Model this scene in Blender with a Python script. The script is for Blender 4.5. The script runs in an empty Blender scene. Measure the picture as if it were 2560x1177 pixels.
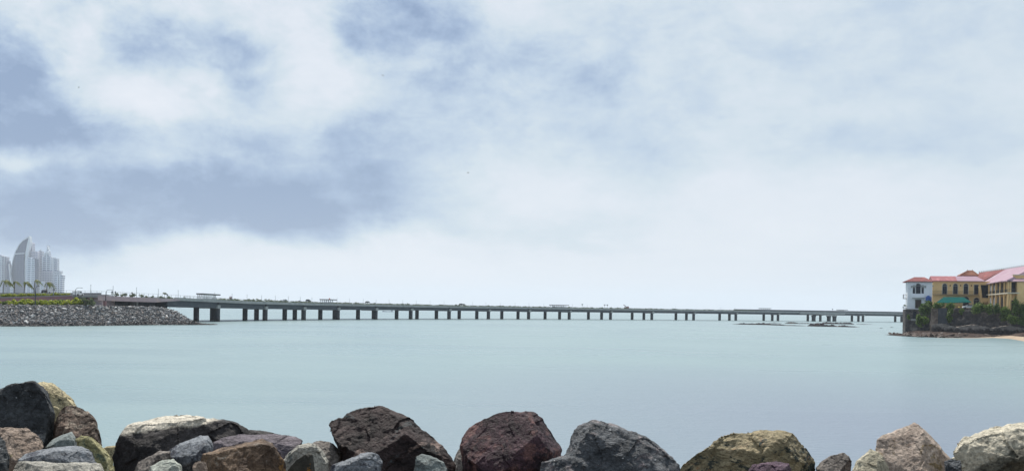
import bpy, bmesh, math, random
import numpy as np
from mathutils import Vector, Matrix, noise as mnoise

random.seed(7)
R = math.radians
scn = bpy.context.scene
col = scn.collection

# ------------------------------------------------------------------ camera
F = 2400.0                     # focal length in photograph pixels (2560 wide)
ROLL = 0.01534                 # the stitched photograph leans: its horizon drops to the right
CR, SR = math.cos(ROLL), math.sin(ROLL)
EYE = 8.0                      # eye height above the water
cam_d = bpy.data.cameras.new("camera")
cam = bpy.data.objects.new("camera", cam_d)
col.objects.link(cam)
cam_d.sensor_width = 36.0
cam_d.lens = F / 2560.0 * 36.0
cam_d.shift_y = (772 - 588.5) / 2560.0
cam_d.clip_start = 0.1
cam_d.clip_end = 60000
cam.matrix_world = Matrix(((CR, -SR, 0, 0), (0, 0, -1, 0), (SR, CR, 0, EYE), (0, 0, 0, 1)))
scn.camera = cam
scn.view_settings.view_transform = 'Standard'
scn.view_settings.look = 'None'
scn.view_settings.exposure = 0.0
scn.view_settings.gamma = 1.0
scn.view_settings.use_curve_mapping = False
scn.cycles.max_bounces = 8
scn.cycles.volume_bounces = 1


def ray(px, py):
    dx = (px - 1280) / F
    dy = (772 - py) / F
    return dx * CR - dy * SR, dy * CR + dx * SR


def at(px, py, Y):
    x, z = ray(px, py)
    return Vector((x * Y, Y, EYE + z * Y))


def on_z(px, py, z=0.0):
    x, k = ray(px, py)
    Y = (z - EYE) / k
    return Vector((x * Y, Y, z))


# ------------------------------------------------------------------ sun and sky
SUN_EL, SUN_AZ = R(60), R(-12)          # azimuth from +Y, negative = to the left
sd = Vector((math.sin(SUN_AZ) * math.cos(SUN_EL), math.cos(SUN_AZ) * math.cos(SUN_EL), math.sin(SUN_EL)))
sl = bpy.data.lights.new("sun", 'SUN')
sl.energy = 5.0
sl.angle = R(0.6)
sl.color = (1.0, 0.95, 0.87)
so = bpy.data.objects.new("sun", sl)
col.objects.link(so)
so.rotation_euler = sd.to_track_quat('Z', 'Y').to_euler()
so.location = (0, 0, 60)

world = bpy.data.worlds.new("World")
scn.world = world
world.use_nodes = True
nt = world.node_tree
nt.nodes.clear()


class NB:
    """small node-tree writer"""
    def __init__(s, tree):
        s.t = tree

    def n(s, kind, **kw):
        nd = s.t.nodes.new(kind)
        for k, v in kw.items():
            setattr(nd, k, v)
        return nd

    def link(s, a, b):
        s.t.links.new(a, b)

    def put(s, sock, v):
        if hasattr(v, 'is_output'):
            s.link(v, sock)
        elif v is not None:
            sock.default_value = v

    def math(s, op, a, b=None, c=None, clamp=False):
        nd = s.n('ShaderNodeMath', operation=op)
        nd.use_clamp = clamp
        s.put(nd.inputs[0], a)
        s.put(nd.inputs[1], b)
        if c is not None:
            s.put(nd.inputs[2], c)
        return nd.outputs[0]

    def vec(s, x, y, z):
        nd = s.n('ShaderNodeCombineXYZ')
        for i, v in enumerate((x, y, z)):
            s.put(nd.inputs[i], v)
        return nd.outputs[0]

    def noise(s, vec, scale, detail=6, rough=.55, dist=0.0, out='Fac'):
        nd = s.n('ShaderNodeTexNoise')
        if vec is not None:
            s.link(vec, nd.inputs['Vector'])
        nd.inputs['Scale'].default_value = scale
        nd.inputs['Detail'].default_value = detail
        nd.inputs['Roughness'].default_value = rough
        nd.inputs['Distortion'].default_value = dist
        return nd.outputs[out]

    def ramp(s, fac, stops, interp='LINEAR'):
        nd = s.n('ShaderNodeValToRGB')
        s.link(fac, nd.inputs[0])
        cr = nd.color_ramp
        cr.interpolation = interp
        while len(cr.elements) < len(stops):
            cr.elements.new(.5)
        for e, (p, c) in zip(cr.elements, stops):
            e.position = p
            e.color = (c, c, c, 1) if not hasattr(c, '__len__') else (*c[:3], 1)
        return nd.outputs[0]

    def mix(s, fac, a, b, blend='MIX'):
        nd = s.n('ShaderNodeMix', data_type='RGBA', blend_type=blend)
        s.put(nd.inputs[0], fac)
        s.put(nd.inputs[6], (*a, 1) if isinstance(a, tuple) and len(a) == 3 else a)
        s.put(nd.inputs[7], (*b, 1) if isinstance(b, tuple) and len(b) == 3 else b)
        return nd.outputs[2]


def build_sky():
    b = NB(nt)
    out = b.n('ShaderNodeOutputWorld')
    bg = b.n('ShaderNodeBackground')
    b.link(bg.outputs[0], out.inputs[0])
    tc = b.n('ShaderNodeTexCoord')
    sep = b.n('ShaderNodeSeparateXYZ')
    b.link(tc.outputs['Generated'], sep.inputs[0])
    x, y, z = sep.outputs
    az = b.math('ARCTAN2', x, y)
    el = b.math('ARCSINE', z)
    # cloud layer seen in perspective
    k = b.math('ADD', b.math('MAXIMUM', z, 0.0), 0.16)
    pv = b.vec(b.math('DIVIDE', x, k), b.math('DIVIDE', y, k), 0.0)
    fb = b.noise(pv, 1.5, 9, .56, .35)
    fb2 = b.noise(pv, 4.4, 8, .58, .5)
    # gentle warp of the placed cloud masses
    ae = b.vec(az, b.math('MULTIPLY', el, 1.35), 0.0)
    w1 = b.noise(ae, 7.0, 7, .56, .3, out='Color')
    w2 = b.noise(ae, 3.2, 4, .5, .2, out='Color')
    ws = b.n('ShaderNodeSeparateColor'); b.link(w1, ws.inputs[0])
    wl = b.n('ShaderNodeSeparateColor'); b.link(w2, wl.inputs[0])
    azw = b.math('ADD', az, b.math('ADD', b.math('MULTIPLY', b.math('SUBTRACT', ws.outputs[0], .5), .15),
                                   b.math('MULTIPLY', b.math('SUBTRACT', wl.outputs[0], .5), .09)))
    elw = b.math('ADD', el, b.math('ADD', b.math('MULTIPLY', b.math('SUBTRACT', ws.outputs[1], .5), .09),
                                   b.math('MULTIPLY', b.math('SUBTRACT', wl.outputs[1], .5), .03)))
    pos = b.vec(azw, elw, 0.0)
    blobs = [  # x, y, rx, ry in photograph pixels, weight (dark > 0)
        (10, 235, 360, 190, 1.0), (150, 312, 460, 80, .55), (300, 485, 880, 185, 1.08), (660, 515, 560, 105, .42),
        (880, 560, 260, 55, .65), (30, 600, 320, 140, .85), (530, 125, 350, 115, .62), (1000, 60, 260, 210, .9),
        (1080, 205, 110, 60, .3), (0, 110, 200, 140, .3), (600, 250, 120, 130, .35), (900, 400, 560, 190, .52),
        (1370, 210, 420, 190, .42), (1490, 210, 160, 120, .28), (1775, 225, 95, 95, .34), (1700, 100, 150, 60, .28),
        (1535, 50, 60, 90, .24), (1570, 400, 220, 140, .28), (1500, 572, 190, 50, .36), (1320, 590, 240, 40, .28),
        (2350, 370, 520, 105, .34), (2250, 150, 760, 300, .2), (850, 370, 120, 60, .2),
        (370, 240, 230, 120, -.7), (480, 290, 140, 80, -.4), (212, 80, 90, 95, -.6), (85, 365, 90, 50, -.55),
        (765, 195, 190, 180, -.6), (640, 20, 240, 110, -.42), (820, 90, 120, 160, -.4), (430, 395, 360, 42, -.3),
        (820, 740, 720, 210, -.9), (500, 600, 240, 50, -.4), (1450, 740, 900, 170, -.5), (1950, 540, 900, 150, -.35), (1260, 440, 330, 130, -.3),
        (1060, 160, 150, 40, -.3),
    ]
    tot = b.math('MULTIPLY', b.math('SUBTRACT', fb, .5), .55)
    tot = b.math('ADD', tot, b.math('MULTIPLY', b.math('SUBTRACT', fb2, .5), .34))
    billow = b.noise(b.vec(az, b.math('MULTIPLY', el, 1.7), 0.0), 11.0, 12, .62, .25)
    calm = b.math('MULTIPLY_ADD', az, -.72, .66, clamp=True)     # the right-hand half of the sky is smoother
    lift = b.math('MULTIPLY_ADD', el, 3.4, .15, clamp=True)
    pf = b.n('ShaderNodeMapRange', interpolation_type='SMOOTHSTEP')
    b.link(b.noise(b.vec(az, b.math('MULTIPLY', el, 1.5), 3.7), 8.5, 13, .63, .45), pf.inputs[0])
    pf.inputs[1].default_value = .37; pf.inputs[2].default_value = .65
    tot = b.math('ADD', tot, b.math('MULTIPLY', b.math('MULTIPLY', b.math('SUBTRACT', pf.outputs[0], .5), .42), b.math('MULTIPLY', calm, lift)))
    fine = b.noise(b.vec(az, b.math('MULTIPLY', el, 1.4), 8.1), 30.0, 10, .68, .3)
    tot = b.math('ADD', tot, b.math('MULTIPLY', b.math('MULTIPLY', b.math('SUBTRACT', fine, .5), .75), b.math('MULTIPLY', b.math('ADD', calm, .25), lift)))
    tot = b.math('ADD', tot, b.math('MULTIPLY', b.math('MULTIPLY', b.math('SUBTRACT', billow, .5), 2.0), b.math('MULTIPLY', calm, lift)))
    tot = b.math('ADD', tot, .17)
    for (cx, cy, rx, ry, w) in blobs:
        X, Z = ray(cx, cy)
        a0 = math.atan(X)
        e0 = math.atan(Z / math.sqrt(1 + X * X))
        sc = 1.0 / (F * (1 + X * X)) * 1.22
        m = b.n('ShaderNodeMapping', vector_type='TEXTURE')
        b.link(pos, m.inputs[0])
        m.inputs['Location'].default_value = (a0, e0, 0)
        m.inputs['Scale'].default_value = (rx * sc, ry * sc, 1)
        g = b.n('ShaderNodeTexGradient', gradient_type='QUADRATIC_SPHERE' if False else 'SPHERICAL')
        b.link(m.outputs[0], g.inputs[0])
        s_ = b.n('ShaderNodeMapRange', interpolation_type='SMOOTHSTEP')
        b.link(g.outputs['Fac'], s_.inputs[0])
        s_.inputs[2].default_value = 0.95
        tot = b.math('ADD', tot, b.math('MULTIPLY', s_.outputs[0], w * (.80 if w > 0 else 1.0)))
    tot = b.math('ADD', tot, b.math('MULTIPLY', b.math('MULTIPLY', calm, lift), .20))
    # unseen sky behind the viewer, darkened to dim the faces turned this way
    tot = b.math('ADD', tot, b.math('MULTIPLY', b.math('SMOOTH_MAX', b.math('MULTIPLY', y, -1.0), 0.0, .3), .55))
    d = b.math('MULTIPLY', b.math('ADD', tot, .60), .54)
    d = b.math('MAXIMUM', b.math('MINIMUM', d, 1.0), 0.0)
    cloud = b.ramp(d, [(0.0, (.85, .885, .945)), (.30, (.775, .83, .90)), (.50, (.665, .76, .835)), (.66, (.54, .655, .785)),
                       (.85, (.365, .48, .665)), (1.0, (.26, .36, .545))])
    sky = b.n('ShaderNodeTexSky', sky_type='NISHITA')
    sky.sun_disc = False
    sky.sun_elevation = SUN_EL
    sky.sun_rotation = SUN_AZ
    sky.air_density = 1.0
    sky.dust_density = 2.0
    skym = b.mix(1.0, sky.outputs[0], (.1, .1, .1), 'MULTIPLY')
    colr = b.mix(.90, skym, cloud)
    b.link(colr, bg.inputs[0])
    bg.inputs[1].default_value = 1.0


build_sky()

# ------------------------------------------------------------------ helpers
ORIG = {}


def tag(o, label=None, cat=None, group=None, kind=None):
    if label: o['label'] = label
    if cat: o['category'] = cat
    if group: o['group'] = group
    if kind: o['kind'] = kind
    return o


def empty(name, loc, label=None, cat=None, group=None):
    o = bpy.data.objects.new(name, None)
    o.location = loc
    o.empty_display_size = .3
    col.objects.link(o)
    ORIG[o] = Vector(loc)
    return tag(o, label, cat, group)


class MB:
    def __init__(s):
        s.v, s.f = [], []

    def add(s, verts, faces):
        k = len(s.v)
        s.v += [Vector(v) for v in verts]
        s.f += [tuple(k + i for i in f) for f in faces]
        return s

    def box(s, p0, p1):
        x0, y0, z0 = p0; x1, y1, z1 = p1
        return s.hexa([(x0, y0, z0), (x1, y0, z0), (x1, y1, z0), (x0, y1, z0),
                       (x0, y0, z1), (x1, y0, z1), (x1, y1, z1), (x0, y1, z1)])

    def hexa(s, v):
        return s.add(v, [(0, 3, 2, 1), (4, 5, 6, 7), (0, 1, 5, 4), (1, 2, 6, 5), (2, 3, 7, 6), (3, 0, 4, 7)])

    def prism(s, poly, off):
        """closed polygon (list of 3-D points) extruded along off"""
        n = len(poly)
        off = Vector(off)
        v = [Vector(p) for p in poly] + [Vector(p) + off for p in poly]
        f = [tuple(range(n))[::-1], tuple(range(n, 2 * n))]
        f += [(i, (i + 1) % n, n + (i + 1) % n, n + i) for i in range(n)]
        return s.add(v, f)

    def tube(s, pts, rad, n=6, cap=True):
        pts = [Vector(p) for p in pts]
        rads = rad if hasattr(rad, '__len__') else [rad] * len(pts)
        vs, fs = [], []
        for i, p in enumerate(pts):
            d = (pts[min(i + 1, len(pts) - 1)] - pts[max(i - 1, 0)]).normalized()
            a = d.orthogonal().normalized() if abs(d.z) < .9 else Vector((1, 0, 0)).cross(d).normalized()
            if abs(d.z) < .9:
                a = d.cross(Vector((0, 0, 1))).normalized()
            c = d.cross(a)
            for k in range(n):
                t = 2 * math.pi * k / n
                vs.append(p + (a * math.cos(t) + c * math.sin(t)) * rads[i])
        for i in range(len(pts) - 1):
            for k in range(n):
                fs.append((i * n + k, i * n + (k + 1) % n, (i + 1) * n + (k + 1) % n, (i + 1) * n + k))
        if cap:
            fs.append(tuple(range(n))[::-1])
            fs.append(tuple((len(pts) - 1) * n + k for k in range(n)))
        return s.add(vs, fs)

    def lathe(s, prof, c, n=16):
        c = Vector(c)
        vs, fs = [], []
        for (r, z) in prof:
            for k in range(n):
                t = 2 * math.pi * k / n
                vs.append(c + Vector((r * math.cos(t), r * math.sin(t), z)))
        for i in range(len(prof) - 1):
            for k in range(n):
                fs.append((i * n + k, i * n + (k + 1) % n, (i + 1) * n + (k + 1) % n, (i + 1) * n + k))
        fs.append(tuple(range(n))[::-1])
        fs.append(tuple((len(prof) - 1) * n + k for k in range(n)))
        return s.add(vs, fs)

    def build(s, name, m, parent=None, origin=None, smooth=False, recalc=True):
        me = bpy.data.meshes.new(name)
        if parent is not None:
            o0 = ORIG[parent]
        elif origin is not None:
            o0 = Vector(origin)
        else:
            xs = [v.x for v in s.v]; ys = [v.y for v in s.v]; zs = [v.z for v in s.v]
            o0 = Vector(((min(xs) + max(xs)) / 2, (min(ys) + max(ys)) / 2, min(zs)))
        me.from_pydata([v - o0 for v in s.v], [], s.f)
        if recalc:
            bm = bmesh.new(); bm.from_mesh(me)
            bmesh.ops.recalc_face_normals(bm, faces=bm.faces)
            bm.to_mesh(me); bm.free()
        if smooth:
            me.polygons.foreach_set('use_smooth', [True] * len(me.polygons))
        me.materials.append(m)
        o = bpy.data.objects.new(name, me)
        col.objects.link(o)
        if parent is not None:
            o.parent = parent
        else:
            o.location = o0
        ORIG[o] = o0
        return o


def dup(root, loc, rotz=0.0, scale=1.0, label=None):
    def cp(o, par):
        c = o.copy()
        col.objects.link(c)
        if par is not None:
            c.parent = par
        for ch in list(o.children):
            cp(ch, c)
        return c
    r = cp(root, None)
    r.location = loc
    r.rotation_euler = (0, 0, rotz)
    r.scale = (scale,) * 3 if not hasattr(scale, '__len__') else scale
    if label: r['label'] = label
    return r


def mat(name, c1, c2=None, scale=2.0, rough=.75, bump=0.0, bscale=None, detail=6, metal=0.0, spec=.4, stops=(.35, .65),
        stretch=(1, 1, 1), c3=None, c3scale=.6, c3at=(.55, .62)):
    m = bpy.data.materials.new(name)
    m.use_nodes = True
    t = m.node_tree
    b = NB(t)
    p = t.nodes['Principled BSDF']
    p.inputs['Roughness'].default_value = rough
    p.inputs['Metallic'].default_value = metal
    p.inputs['Specular IOR Level'].default_value = spec
    tc = b.n('ShaderNodeTexCoord')
    mp = b.n('ShaderNodeMapping')
    b.link(tc.outputs['Object'], mp.inputs[0])
    mp.inputs['Scale'].default_value = stretch
    v = mp.outputs[0]
    c2 = c2 or tuple(x * .8 for x in c1)
    n1 = b.noise(v, scale, detail, .6, .3)
    c = b.ramp(n1, [(stops[0], c1), (stops[1], c2)])
    if c3:
        n3 = b.noise(v, c3scale, 5, .6, .4)
        c = b.mix(b.ramp(n3, [(c3at[0], 0.0), (c3at[1], 1.0)]), c, c3)
    b.link(c, p.inputs['Base Color'])
    if bump:
        bp = b.n('ShaderNodeBump')
        bp.inputs['Strength'].default_value = bump
        bp.inputs['Distance'].default_value = 1.0 / (bscale or scale) * .35
        b.link(b.noise(v, bscale or scale, 8, .6), bp.inputs['Height'])
        b.link(bp.outputs[0], p.inputs['Normal'])
    return m


def leaf_mat(name, c1, c2, c3):
    m = bpy.data.materials.new(name)
    m.use_nodes = True
    b = NB(m.node_tree)
    p = m.node_tree.nodes['Principled BSDF']
    g = b.n('ShaderNodeNewGeometry')
    c = b.ramp(g.outputs['Random Per Island'], [(0, c1), (.55, c2), (1, c3)])
    b.link(c, p.inputs['Base Color'])
    p.inputs['Roughness'].default_value = .55
    p.inputs['Specular IOR Level'].default_value = .3
    tr = b.n('ShaderNodeBsdfTranslucent')
    b.link(c, tr.inputs[0])
    ms = b.n('ShaderNodeMixShader')
    ms.inputs[0].default_value = .3
    b.link(p.outputs[0], ms.inputs[1]); b.link(tr.outputs[0], ms.inputs[2])
    b.link(ms.outputs[0], m.node_tree.nodes['Material Output'].inputs[0])
    return m


def foliage(mb, c, rad, n, leaf, lumps=7, seed=0, flat=.0):
    rg = random.Random(seed)
    c = Vector(c); rad = Vector(rad)
    L = []
    for i in range(lumps):
        d = Vector((rg.gauss(0, 1), rg.gauss(0, 1), rg.gauss(0, .9))).normalized() * rg.uniform(.25, .68)
        L.append((Vector((d.x * rad.x, d.y * rad.y, d.z * rad.z)), rg.uniform(.34, .6)))
    for i in range(n):
        lc, lr = rg.choice(L)
        d = Vector((rg.gauss(0, 1), rg.gauss(0, 1), rg.gauss(0, 1))).normalized() * lr * (rg.random() ** .35) * rg.uniform(.8, 1.12)
        p = c + lc + Vector((d.x * rad.x, d.y * rad.y, d.z * rad.z))
        a = Vector((rg.gauss(0, 1), rg.gauss(0, 1), rg.gauss(0, .6))).normalized()
        q = a.cross(Vector((rg.gauss(0, 1), rg.gauss(0, 1), rg.gauss(0, 1)))).normalized()
        s = leaf * rg.uniform(.6, 1.35)
        mb.add([p - a * s, p - q * s * .55, p + a * s * 1.05, p + q * s * .55], [(0, 1, 2, 3)])
    return mb


def sm(t): return t * t * (3 - 2 * t)


# ------------------------------------------------------------------ water and sea-bed shore
def water_material():
    m = bpy.data.materials.new("sea_water")
    m.use_nodes = True
    t = m.node_tree
    b = NB(t)
    p = t.nodes['Principled BSDF']
    tc = b.n('ShaderNodeTexCoord')
    v = tc.outputs['Object']
    big = b.noise(v, .012, 5, .55, .6)
    mp = b.n('ShaderNodeMapping'); b.link(v, mp.inputs[0]); mp.inputs['Scale'].default_value = (.25, 1, 1)
    streak = b.noise(mp.outputs[0], .03, 5, .6, .8)
    c = b.ramp(big, [(.36, (.17, .245, .265)), (.62, (.195, .278, .29))])
    c = b.mix(b.ramp(streak, [(.45, 0.0), (.7, .35)]), c, (.225, .303, .315))
    dm = b.n('ShaderNodeMapping', vector_type='TEXTURE'); b.link(v, dm.inputs[0])
    dm.inputs['Location'].default_value = (26, 62, 0); dm.inputs['Scale'].default_value = (52, 95, 1)
    dg_ = b.n('ShaderNodeTexGradient', gradient_type='SPHERICAL'); b.link(dm.outputs[0], dg_.inputs[0])
    c = b.mix(b.math('MULTIPLY', b.math('ADD', dg_.outputs['Fac'], b.math('MULTIPLY', b.math('SUBTRACT', big, .5), .5)), 1.1, clamp=True), c, (.155, .195, .25))
    b.link(c, p.inputs['Base Color'])
    p.inputs['IOR'].default_value = 1.33
    p.inputs['Specular IOR Level'].default_value = .5
    b.link(b.ramp(streak, [(.4, .27), (.7, .36)]), p.inputs['Roughness'])
    mw = b.n('ShaderNodeMapping'); b.link(v, mw.inputs[0])
    mw.inputs['Rotation'].default_value = (0, 0, R(32)); mw.inputs['Scale'].default_value = (.8, 1.15, 1)
    h1 = b.noise(mw.outputs[0], .32, 3, .5, .4)
    h2 = b.noise(mw.outputs[0], 1.5, 5, .6, .3)
    h3 = b.noise(mw.outputs[0], 5.5, 4, .6, .2)
    h = b.math('ADD', b.math('ADD', b.math('MULTIPLY', h1, .13), b.math('MULTIPLY', h2, .26)), b.math('MULTIPLY', h3, .105))
    sw = b.n('ShaderNodeSeparateXYZ'); b.link(v, sw.inputs[0])
    lee = b.n('ShaderNodeMapRange'); b.link(b.math('ADD', b.math('SUBTRACT', sw.outputs[1], b.math('MULTIPLY', b.math('MAXIMUM', sw.outputs[0], 0.0), 1.5)), b.math('MULTIPLY', b.math('SUBTRACT', big, .5), 160.0)), lee.inputs[0])
    for q, val in enumerate((50.0, 330.0, .52, .20)):
        lee.inputs[q + 1].default_value = val
    bp = b.n('ShaderNodeBump')
    b.link(lee.outputs[0], bp.inputs['Strength'])
    bp.inputs['Distance'].default_value = 1.0
    b.link(h, bp.inputs['Height'])
    b.link(bp.outputs[0], p.inputs['Normal'])
    return m


W = 19000
sea = MB().add([(-W, -400, 0), (W, -400, 0), (W, W, 0), (-W, W, 0)], [(0, 1, 2, 3)]).build("sea", water_material(), origin=(0, 0, 0))
tag(sea, kind='structure')

M = {}
M['gravel'] = mat("gravel", (.10, .09, .08), (.05, .045, .04), 6, .9, .6)
shore = MB()
prof = [(-70, 21), (-16, 18.5), (-9, 14), (-3.5, 8.6), (-1.5, 6.5), (3.0, 6.0), (8.5, 5.5), (12, 3.4), (20, -.6), (24, -2.5)]  # unseen rise behind the camera added to keep sky light off the boulders
vs, fs = [], []
nx = 110
for i in range(nx + 1):
    X = -75 + 150 * i / nx
    for (y, z) in prof:
        vs.append((X, y + mnoise.noise((X * .3, y, 0)) * .6, z + mnoise.noise((X * .5, y * .5, 3)) * .25))
k = len(prof)
for i in range(nx):
    for j in range(k - 1):
        fs.append((i * k + j, i * k + j + 1, (i + 1) * k + j + 1, (i + 1) * k + j))
shore.add(vs, fs)
tag(shore.build("near_shore_shade_hill", M['gravel'], origin=(0, 0, 0)), kind='structure')


# ------------------------------------------------------------------ foreground boulders
def rock_mat(name, c1, c2, c3=None, c3amt=(.56, .64), scale=3.0, speck=None, rough=.66, strata=0.0, top=None, spec=.35, c4=None):
    m = bpy.data.materials.new(name)
    m.use_nodes = True
    t = m.node_tree
    b = NB(t)
    p = t.nodes['Principled BSDF']
    p.inputs['Specular IOR Level'].default_value = .25
    tc = b.n('ShaderNodeTexCoord')
    v = tc.outputs['Object']
    sx = (sum(map(ord, name)) * 7.13) % 31
    mp = b.n('ShaderNodeMapping'); b.link(v, mp.inputs[0]); mp.inputs['Location'].default_value = (sx, sx * 1.7, -sx)
    if strata:
        mp.inputs['Rotation'].default_value = (.5, .35, 0); mp.inputs['Scale'].default_value = (1, 1, 1 + strata)
    v2 = mp.outputs[0]
    n1 = b.noise(v2, scale, 10, .68, .7)
    c = b.ramp(n1, [(.36, tuple(x * .8 for x in c1)), (.5, tuple((x + y) / 2 for x, y in zip(c1, c2))), (.63, c2), (.75, tuple(min(.8, x * 1.25) for x in c2))])
    if c3:
        n3 = b.noise(v2, scale * .75, 9, .7, 1.2)
        n3b = b.noise(mp.outputs[0], scale * 9, 4, .7)
        f3 = b.math('ADD', n3, b.math('MULTIPLY', b.math('SUBTRACT', n3b, .5), .25))
        c = b.mix(b.ramp(f3, [(c3amt[0], 0.0), (c3amt[1], 1.0)]), c, c3)
    if c4:
        n4 = b.noise(v2, scale * 1.9, 8, .72, 1.5)
        c = b.mix(b.ramp(n4, [(.60, 0.0), (.67, .9)]), c, c4)
    if top:   # sunlit upper face painted above darker shaded sides: (local z, softness, colour, axis tilt)
        sp = b.n('ShaderNodeSeparateXYZ'); b.link(v, sp.inputs[0])
        tz = b.math('ADD', sp.outputs[2], b.math('ADD', b.math('MULTIPLY', sp.outputs[0], top[3]), b.math('MULTIPLY', sp.outputs[1], top[4])))
        tz = b.math('ADD', tz, b.math('MULTIPLY', b.math('SUBTRACT', n1, .5), .12))
        c = b.mix(b.ramp(b.math('ADD', b.math('DIVIDE', b.math('SUBTRACT', tz, top[0]), top[1]), .5, clamp=True), [(.3, 0.0), (.7, 1.0)]), c, top[2])
    g1 = b.noise(v2, 45, 4, .75)
    c = b.mix(1.0, c, b.ramp(g1, [(.25, .4), (.5, 1.0), (.75, 1.75)]), 'MULTIPLY')
    # thin fracture lines
    vo = b.n('ShaderNodeTexVoronoi', feature='DISTANCE_TO_EDGE')
    wv = b.n('ShaderNodeVectorMath', operation='ADD')
    wn = b.noise(v2, scale * 2, 6, .65, out='Color')
    wm = b.n('ShaderNodeVectorMath', operation='SCALE'); b.link(wn, wm.inputs[0]); wm.inputs['Scale'].default_value = .35
    b.link(v2, wv.inputs[0]); b.link(wm.outputs[0], wv.inputs[1])
    b.link(wv.outputs[0], vo.inputs['Vector']); vo.inputs['Scale'].default_value = scale * .9
    crack = b.ramp(vo.outputs['Distance'], [(0.0, 0.0), (.03, 1.0)])
    c = b.mix(1.0, c, b.ramp(vo.outputs['Distance'], [(0.0, .5), (.02, 1.0)]), 'MULTIPLY')
    if speck:
        ns = b.noise(v2, 38, 3, .6, .3)
        ns2 = b.noise(v2, 5, 4, .6)
        c = b.mix(b.ramp(b.math('ADD', ns, b.math('MULTIPLY', ns2, .35)), [(.865, 0.0), (.90, 1.0)]), c, speck)
    b.link(c, p.inputs['Base Color'])
    b.link(b.ramp(g1, [(.3, rough - .12), (.7, min(1, rough + .1))]), p.inputs['Roughness'])
    bp = b.n('ShaderNodeBump')
    bp.inputs['Strength'].default_value = .9
    bp.inputs['Distance'].default_value = .03
    hh = b.math('ADD', b.math('MULTIPLY', b.noise(v2, 16, 10, .7, .3), 1.6), b.math('MULTIPLY', crack, .12))
    hh = b.math('ADD', hh, b.math('MULTIPLY', g1, .25))
    b.link(hh, bp.inputs['Height'])
    b.link(bp.outputs[0], p.inputs['Normal'])
    return m


def tex(name, kind, scale, depth=3, **kw):
    t = bpy.data.textures.new(name, kind)
    t.noise_scale = scale
    if hasattr(t, 'noise_depth'):
        t.noise_depth = depth
    for a, v in kw.items():
        setattr(t, a, v)
    return t


def hull_into(bm, pts):
    vs = [bm.verts.new(p) for p in pts]
    r = bmesh.ops.convex_hull(bm, input=vs)
    junk = [e for e in r['geom_interior'] + r['geom_unused'] if isinstance(e, bmesh.types.BMVert)]
    bmesh.ops.delete(bm, geom=list(set(junk)), context='VERTS')


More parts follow.
